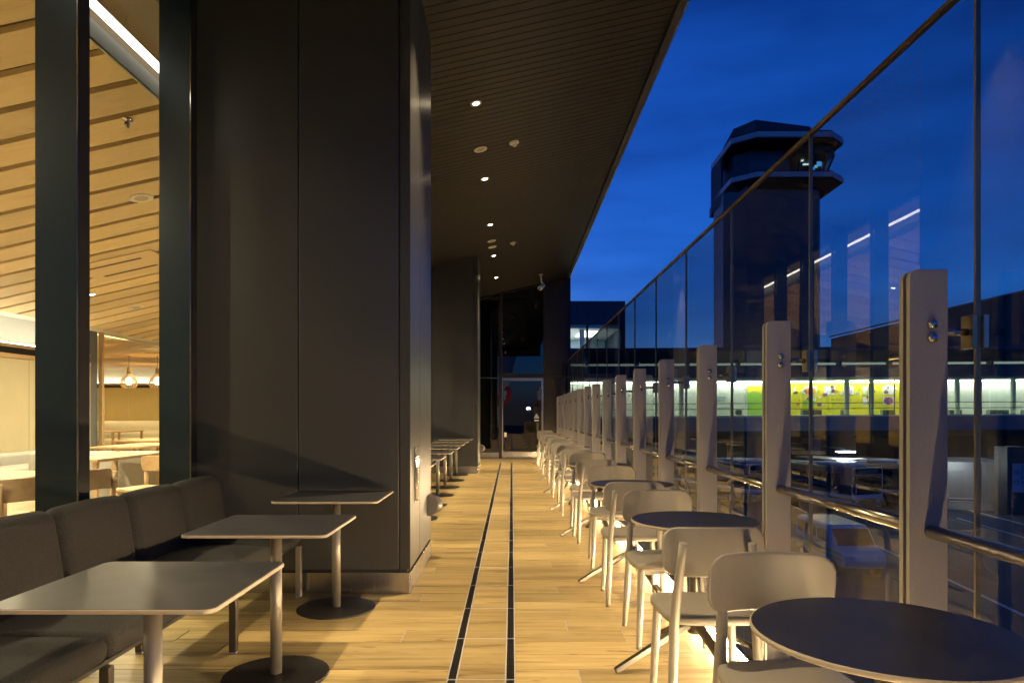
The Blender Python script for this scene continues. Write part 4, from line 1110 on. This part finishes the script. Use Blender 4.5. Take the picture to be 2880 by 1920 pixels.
for e in range(5):
    a0,b0,a1,b1=cab0[e],cab0[(e+1)%6],cab1[e],cab1[(e+1)%6]
    n=2 if e in (0,) else 1 if e in (1,3) else 3
    for i in range(n):
        t0,t1=i/n+0.03/n,(i+1)/n-0.03/n
        quad_pane(lerp2(a0,b0,t0),lerp2(a0,b0,t1),lerp2(a1,b1,t0),lerp2(a1,b1,t1),35.95,38.5,'cab_pane',M_cabg)
    for t in [i/n for i in range(n+1)]:
        p0,p1=lerp2(a0,b0,t),lerp2(a1,b1,t)
        MB().tube([(p0[0]-o.x,p0[1]-o.y,35.9-o.z),(p1[0]-o.x,p1[1]-o.y,38.6-o.z)],0.10,6).build('cab_mullion',M_tow2,tw)
poly_w(cab1,38.5,39.3,'cab_head',M_tow2)
MB().box(41.2-o.x,41.3-o.x,97.6-o.y,107-o.y,36.0-o.z,38.5-o.z).build('cab_back_wall',mat('cab_wall',(0.30,0.29,0.27),0.7),tw)
MB().box(41.3-o.x,46-o.x,107-o.y,107.3-o.y,36.0-o.z,38.5-o.z).build('cab_back_wall',MATS['cab_wall'],tw)
for (x,y_,w,c,s_) in ((42.5,104,0.8,(1,0.97,0.9),2.0),(43.6,102,0.9,(1,0.97,0.9),2.0),(42.3,100.5,0.7,(1,0.97,0.9),2.0)):
    MB().box(x-o.x,x+w-o.x,y_-o.y,y_+0.5-o.y,38.35-o.z,38.42-o.z).build('cab_light',emat('cab_light',c,2.5),tw)
for (x,y_,z_,r,c) in ((44.2,99.0,37.3,0.55,(0.15,0.45,1.0)),(43.6,99.2,36.7,0.35,(0.1,0.25,1.0)),(43.9,99.0,36.9,0.3,(0.3,0.9,0.7))):
    MB().box(x-o.x,x+r*1.3-o.x,y_-o.y,y_+0.06-o.y,z_-o.z-r*0.6,z_-o.z+r*0.6).build('cab_screen',emat('cab_screen_%d'%int(r*100),c,1.6),tw)
poly_w(inset(ring,0.015),39.45,39.6,'eave_under',M_tow2)
poly_w(ring,39.61,40.35,'eave_ring',M_ring)
poly_w(inset(ring,0.02),40.36,40.6,'eave_top',M_tow2)
cap0=[(34.5,98),(44.0,98),(44.5,108),(32.8,108.5),(31.8,104)]
cap1=[(35.2,99.2),(43.6,99.2),(43.6,104),(35.0,104)]
vb=[(31.9,106),(34.9,98),(44.2,98),(44.6,106)]; vt=[(33.4,103,44.0),(35.5,99.5,43.9),(43.4,99.5,42.9),(43.6,103,42.9)]
MB().hexa([(a-o.x,b-o.y,40.6-o.z) for a,b in [vb[1],vb[2],vb[3],vb[0]]],[(a-o.x,b-o.y,c-o.z) for a,b,c in [vt[1],vt[2],vt[3],vt[0]]]).build('roof_cap',mat('tower_cap',(0.05,0.055,0.065),0.5),tw)

# ================================================================== FAR BUILDINGS
fb=empty('terminal_building',(0,75,-4.5),0,'dark terminal block with a bright white lit window beyond the end wall','building')
M_fb=mat('far_cladding',(0.055,0.06,0.085),0.5,0.2,noise=(1.2,0.06,(1,1,0.05)))
def fbx(name,x0,x1,y0,y1,z0,z1,m): return MB().box(x0,x1,y0,y1,z0+4.5,z1+4.5).build(name,m,fb)
x=-6.0
while x<12.4:
    fbx('cladding_panel',x+0.01,min(x+1.02,12.45)-0.01,0.0,0.3,10.95,13.5,M_fb); x+=1.02
fbx('wall',-6,12.45,0.0,14,GZ,7.0,M_fb); fbx('wall',-6,12.45,0.31,14,10.96,13.45,M_tow2)
fbx('end_wall',11.9,12.45,0.0,14,7.0,10.94,M_fb); fbx('end_wall',-6,-5.5,0.0,14,7.0,10.94,M_fb)
fbx('room_ceiling',-5.5,11.9,0.4,13,10.55,10.9,M_white)
fbx('room_back',-5.5,11.9,12.5,13,7.0,10.5,mat('room_wall',(0.45,0.62,0.72),0.6))
fbx('room_floor',-5.5,11.9,0.4,13,7.0,7.1,M_white)
fbx('mullion',8.15,8.4,0.05,0.3,7.0,10.94,M_tow2); fbx('column',7.55,8.1,1.4,1.9,7.1,10.54,M_white)
fbx('column',4.9,5.6,9,9.6,7.1,10.54,M_white)
for i in range(4):
    fbx('room_light',-3+i*3.6,-1+i*3.6,3.0,8.5,10.48,10.54,emat('room_light',(0.85,0.95,1.0),6.0))
fbx('pane',-5.5,8.13,0.14,0.16,7.0,10.94,M_glassf); fbx('pane',8.42,11.9,0.14,0.16,7.0,10.94,M_glassf)
rb=empty('hangar_building',(48,72,-4.5),0,'dark building with a sloping roofline at the right edge','building')
M_rb=mat('hangar_cladding',(0.035,0.038,0.05),0.55,0.1,noise=(0.8,0.1,(1,1,0.1)))
zz=lambda x: 11.4+4.5+(x+5.0)*0.235
x=-5.0
while x<16:
    MB().hexa([(x+0.01,0,0),(x+1.49,0,0),(x+1.49,0.3,0),(x+0.01,0.3,0)],[(x+0.01,0,zz(x)),(x+1.49,0,zz(x+1.5)),(x+1.49,0.3,zz(x+1.5)),(x+0.01,0.3,zz(x))]).build('wall_panel',M_rb,rb); x+=1.5
MB().hexa([(-5,0.31,0),(16,0.31,0),(16,20,0),(-5,20,0)],[(-5,0.31,zz(-5)-.2),(16,0.31,zz(16)-.2),(16,20,zz(16)-.2),(-5,20,zz(-5)-.2)]).build('hall',M_tow2,rb)
MB().hexa([(-5.2,-0.3,zz(-5.2)+0.01),(16,-0.3,zz(16)+0.01),(16,20,zz(16)+0.01),(-5.2,20,zz(-5.2)+0.01)],[(-5.2,-0.3,zz(-5.2)+.2),(16,-0.3,zz(16)+.2),(16,20,zz(16)+.2),(-5.2,20,zz(-5.2)+.2)]).build('roof',mat('hangar_roof',(0.10,0.10,0.11),0.5),rb)

# ================================================================== ROADWAY, BUSES, VEHICLES
M_line=mat('road_paint',(0.55,0.56,0.58),0.6,noise=(3,0.2))
TH=R(18)
for i,(x,y_,l) in enumerate(((24.6,20,22),(27.2,20,26),(29.8,22,20),(15.6,16,40))):
    m=MB().box(-0.08,0.08,0,l,0.0,0.004); m.xf(Matrix.Translation((x,y_,GZ)) @ Matrix.Rotation(R(-7),4,'Z'))
    m.build('road_line',M_line)['kind']='structure'
M_org=mat('bus_orange',(0.62,0.22,0.03),0.35,coat=0.3); M_bw=mat('bus_white',(0.68,0.68,0.70),0.35,coat=0.3)
M_bd=mat('bus_dark',(0.06,0.06,0.062),0.4); M_bg=mat('bus_glass',(0.012,0.014,0.018),0.06,0.0,0.6)
M_tyre=mat('tyre',(0.02,0.02,0.02),0.8); M_head=mat('headlamp',(0.6,0.62,0.65),0.15)
def bus(x,y,label,num='31'):
    """front right corner reference at the centre of the front face; front looks to -Y locally"""
    t=empty('bus',(x,y,GZ),TH*-1*-1,label,'bus','airport buses parked below')
    W=1.24; L_=10.4
    MB().rbox(-W,W,0.0,L_,0.32,1.02,0.10,3).build('lower_body',M_org,t)
    MB().box(-W+0.004,W-0.004,0.012,L_-0.01,1.021,1.22).build('white_band',M_bw,t,bevel=0.03)
    MB().rbox(-W,W,0.02,L_,1.221,2.95,0.13,4).build('body',M_bd,t)
    fr=MB().prism(rrect(-W+0.005,W-0.005,1.2,2.96,0.16,5),0.028,0.008,axis='Y').build('front_frame',M_bw,t)
    MB().prism(rrect(-W+0.07,W-0.07,1.26,2.90,0.13,5),0.006,0.0,axis='Y').build('windscreen',M_bg,t)
    MB().prism(rrect(-0.78,0.85,2.60,2.84,0.03,3),-0.002,-0.008,axis='Y').build('destination_board',mat('dest_board',(0.08,0.09,0.11),0.3),t)
    MB().box(-W+0.08,W-0.08,-0.012,-0.002,2.50,2.535).build('screen_bar',M_bw,t)
    MB().tube([(-0.95,-0.02,1.32),(-0.9,-0.02,1.95)],0.018,6).build('wiper',M_head,t)
    for s in (-1,1):
        MB().rbox(s*0.85-0.16,s*0.85+0.16,-0.03,0.06,0.72,0.90,0.04,3).build('headlight',M_head,t)
        MB().rbox(s*0.85-0.1,s*0.85+0.1,-0.02,0.06,0.46,0.54,0.03,3).build('fog_light',M_head,t)
        m_=MB().rbox(s*(W+0.16)-0.09,s*(W+0.16)+0.09,-0.22,-0.12,1.9,2.35,0.04,3).build('mirror',M_bd,t)
        MB().tube([(s*W,0.03,2.5),(s*(W+0.16),-0.16,2.42)],0.02,6).build('mirror_arm',M_bd,m_)
        for yy in (1.9,7.6):
            w=MB().lathe([(0.0,-0.12),(0.48,-0.12),(0.5,-0.06),(0.5,0.12),(0.0,0.12)],18,c=(s*(W-0.10),yy,0.5),axis='X',caps=False).build('wheel',M_tyre,t)
            MB().lathe([(0.0,s*0.02),(0.28,s*0.02)],14,c=(s*(W+0.025),yy,0.5),axis='X',caps=False).build('rim',M_head,w)
        for i in range(6):
            MB().box(s*W-0.012*(s<0),s*W+0.012*(s>0),1.0+i*1.5,2.42+i*1.5,1.55,2.55).build('window',M_bg,t)
        MB().box(s*W-0.01*(s<0),s*W+0.01*(s>0),0.4,L_-0.3,1.03,1.075).build('chrome_line',M_head,t)
    MB().rbox(-0.85,0.85,0.9,3.6,2.96,3.18,0.08,3).build('roof_unit',M_bw,t)
    MB().rbox(-0.7,0.7,4.6,5.6,2.955,3.05,0.04,3).build('roof_hatch',M_bw,t)
    text_mb(num,0.20).xf(facing_cam(0.86,-0.012+0.02,1.05) @ Matrix.Translation((0,0,0.012))).build('lettering',mat('ink_navy',(0.03,0.06,0.22),0.5),t)
    return t
b1=bus(22.55,43.3,'orange and white airport bus numbered 31 facing the terrace')
b2=copy_tree(b1,None,(27.2,45.6,GZ),None,'airport bus parked to the right of the bus numbered 31')
b3=copy_tree(b1,None,(17.2,46.5,GZ),None,'airport bus parked to the left of the bus numbered 31')
for bb in (b2,b3):
    for c in kids(bb):
        if c.name.startswith('lettering'): bpy.data.objects.remove(c)
# area lamp above the buses
al=empty('area_lamp',(25.4,52.0,-1.7),0,'blazing white lamp bar above the parked bus under the concourse','lamp')
MB().rbox(-0.75,0.75,-0.1,0.1,0.0,0.14,0.04,3).build('housing',M_conc,al)
MB().box(-0.68,0.68,-0.12,0.08,-0.05,-0.004).build('tube',emat('area_lamp_tube',(0.85,0.95,1.0),140.0),al)
MB().box(-0.04,0.04,0.0,10,0.14,0.22).build('arm',M_conc,al)
add_light('area_lamp_beam','AREA',(0,-0.02,-0.07),900,(0.85,0.95,1.0),al,shape='RECTANGLE',size=1.3,size_y=0.18)
# grey utility building at the right with conduit, door, plinth
ub=empty('utility_building',(28.4,46,GZ),R(-20),'grey utility building with a door and pipes below the concourse','building')
M_ub=mat('utility_wall',(0.24,0.235,0.22),0.7,noise=(1.5,0.10))
MB().box(0,4.4,0,6,0.45,3.15).build('wall',M_ub,ub); MB().box(-0.06,4.5,-0.06,6,0,0.45).build('plinth',mat('utility_plinth',(0.36,0.38,0.33),0.7),ub)
MB().box(0.85,1.75,-0.03,-0.001,0.5,2.6).build('door',mat('utility_door',(0.20,0.20,0.19),0.5),ub)
MB().box(0.35,0.6,-0.12,-0.001,0.2,3.0).build('drain_pipe',mat('pipe_brown',(0.18,0.13,0.07),0.5),ub)
MB().tube([(0.9,-0.08,0.75),(2.5,-0.08,0.75),(2.6,-0.08,0.85),(2.6,-0.08,3.0)],0.03,8).build('conduit',M_head,ub)
MB().tube([(0.9,-0.08,0.55),(2.6,-0.08,0.55)],0.025,8).build('conduit',M_head,ub)
MB().box(0.55,0.85,-0.2,-0.001,0.6,1.05).build('meter_box',mat('meter_grey',(0.42,0.42,0.40),0.5),ub)
wl=empty('wall_lamp',(28.6,45.7,-1.72),0,'small square lit lamp at the corner of the utility building','lamp')
MB().box(-0.14,0.14,-0.05,0.15,-0.14,0.14).build('housing',M_bd,wl); MB().box(-0.10,0.10,-0.07,-0.051,-0.10,0.10).build('lens',emat('wall_lamp_lens',(0.9,1,0.98),14.0),wl)
add_light('wall_lamp_glow','POINT',(0.4,-1.2,-0.1),160,(0.85,0.95,1.0),wl,shadow_soft_size=0.1)
pc=tag(MB().box(31.2,32.6,43.0,44.2,GZ,-0.9).build('sign_pillar',mat('pillar_brown',(0.075,0.06,0.05),0.6),bevel=0.03),'dark pillar carrying the white Japanese notice at the right','pillar')
sn=empty('slow_sign',(31.5,42.96,GZ+0.7),0,'white upright notice with black Japanese writing on the dark pillar','sign')
MB().box(-0.02,0.86,-0.03,-0.004,0.75,2.55).build('board',mat('sign_white',(0.55,0.57,0.66),0.5),sn)
M_ink=mat('sign_ink',(0.03,0.03,0.04),0.6)
for i,ch in enumerate('消防栓あり'): text_mb(ch,0.36).xf(facing_cam(0.46,-0.035,2.20-i*0.33)).build('lettering',M_ink,sn)
for i,ch in enumerate('徐行'): text_mb(ch,0.40).xf(facing_cam(0.03,-0.035,1.85-i*0.60)).build('lettering',M_ink,sn)
# white box truck at the right edge
tk=empty('box_truck',(35.2,45.5,GZ+0.001),R(-20),'pale box truck standing at the right edge below the concourse','truck')
MB().rbox(-1.2,1.9,0,5.0,1.2,3.3,0.06,2).build('cargo_box',mat('truck_pale',(0.62,0.68,0.70),0.5),tk)
MB().box(-1.1,1.8,0.1,4.9,0.75,1.19).build('chassis',M_bd,tk); MB().box(-1.15,1.85,-0.03,0.08,0.98,1.12).build('bumper',M_head,tk)
for s in (-0.95,1.65):
    for yy in (1.0,3.9):
        w=MB().lathe([(0,-0.13),(0.46,-0.13),(0.48,-0.05),(0.48,0.13),(0,0.13)],16,c=(s,yy,0.48),axis='X',caps=False).build('wheel',M_tyre,tk)
        MB().lathe([(0,0.14),(0.25,0.14)],12,c=(s,yy,0.48),axis='X',caps=False).build('rim',M_head,w)
MB().rbox(-1.1,1.8,5.05,6.7,0.6,2.7,0.2,4).build('cab',M_bw,tk)
# made-up parked van; body and stripes replace a passing vehicle's light streaks
vn=empty('van',(13.6,28.5,GZ),R(-91),'white stand-in van with lime stripes in place of light streaks on the road below the railing','van')
M_vw=mat('van_white',(0.66,0.70,0.66),0.35,coat=0.3)
prof=[(-2.3,0.45),(2.25,0.45),(2.35,0.75),(2.25,1.05),(1.55,1.20),(1.0,1.75),(0.7,1.9),(-2.1,1.92),(-2.3,1.75)]
bev(MB().prism(prof,-0.85,0.85,axis='Y').build('body',M_vw,vn),0.13,4)
for s in (-1,1):
    for a,b_ in ((-2.0,-1.1),(-1.0,-0.1),(0.0,0.75)):
        MB().prism([(a,1.25),(b_+(0.25 if b_>0.5 else 0),1.25),(b_,1.72),(a,1.72)],s*0.852,s*0.862,axis='Y').build('window',M_bg,vn)
    for z_ in (0.92,0.70): MB().box(-2.25,2.2,s*0.851-0.004,s*0.851+0.004,z_,z_+0.09).build('stripe',mat('lime',(0.35,0.62,0.05),0.4),vn)
    for xx in (-1.5,1.5):
        w=MB().lathe([(0,-0.1),(0.32,-0.1),(0.34,-0.05),(0.34,0.1),(0,0.1)],16,c=(xx,s*0.78,0.34),axis='Y',caps=False).build('wheel',M_tyre,vn)
        MB().lathe([(0,s*0.105),(0.2,s*0.105)],12,c=(xx,s*0.78,0.34),axis='Y',caps=False).build('rim',M_head,w)
    MB().rbox(2.15,2.34,s*0.62-0.16,s*0.62+0.16,0.78,0.95,0.04,3).build('headlight',M_head,vn)
MB().hexa([(1.58,-0.72,1.21),(1.58,0.72,1.21),(1.02,0.72,1.77),(1.02,-0.72,1.77)],[(1.60,-0.72,1.23),(1.60,0.72,1.23),(1.04,0.72,1.79),(1.04,-0.72,1.79)]).build('windscreen',M_bg,vn)

# ================================================================== AIRCRAFT TAIL + APRON LAMP behind the camera (seen mirrored in the end glass)
at=empty('aircraft_tail',(0,-62,GZ+0.7),0,'white aircraft tail fin with a red round emblem mirrored in the end door','aircraft tail')
fin=[(-6.5,0.0),(-2.2,0.0),(0.9,12.0),(-1.6,12.0),(-7.5,2.0)]
MB().prism([(x,z_+3.0) for x,z_ in fin],-0.3,0.3,axis='Y').build('fin',M_white,at,bevel=0.05)
M_red=mat('emblem_red',(0.65,0.03,0.02),0.5)
cx_,cz_=-1.75,8.4
ringo=[];
for i in range(25):
    a=R(-230+i*280/24); ringo.append((cx_+1.7*math.cos(a),cz_+1.7*math.sin(a)))
for i in range(24,-1,-1):
    a=R(-230+i*280/24); r=1.05+0.25*math.sin(i*1.3); ringo.append((cx_+r*math.cos(a),cz_+0.1+r*math.sin(a)))
MB().prism(ringo,0.305,0.32,axis='Y').build('emblem',M_red,at)
MB().prism([(cx_-1.2,cz_-1.7),(cx_+0.2,cz_-1.8),(cx_+0.1,cz_-0.5),(cx_-0.4,cz_+0.2),(cx_-0.8,cz_-0.6)],0.305,0.32,axis='Y').build('emblem',M_red,at)
MB().lathe([(0.0,-16),(0.6,-14),(1.7,-6),(1.7,0),(1.7,1)],24,c=(-5.2,0,3.2),axis='X',caps=False).build('fuselage',M_white,at)
ap=empty('apron_lamp',(2.3,-58,GZ+0.7),0,'bright white apron floodlight mirrored in the end door','lamp')
MB().tube([(0,0,0),(0,0,6.2)],[0.12,0.08],10).build('pole',M_steel,ap)
MB().rbox(-0.35,0.35,-0.15,0.15,6.2,6.5,0.05,3).build('lamp_head',M_bd,ap)
MB().box(-0.28,0.28,0.151,0.17,6.23,6.47).build('lens',emat('apron_lens',(0.9,0.97,1.0),120.0),ap)
sl=add_light('apron_beam','SPOT',(0,-0.3,6.35),700,(0.9,0.97,1.0),ap,spot_size=R(100),spot_blend=0.8,shadow_soft_size=0.2)
sl.rotation_euler=(Vector((-4.5,-3.7,0.5))).to_track_quat('-Z','Y').to_euler()
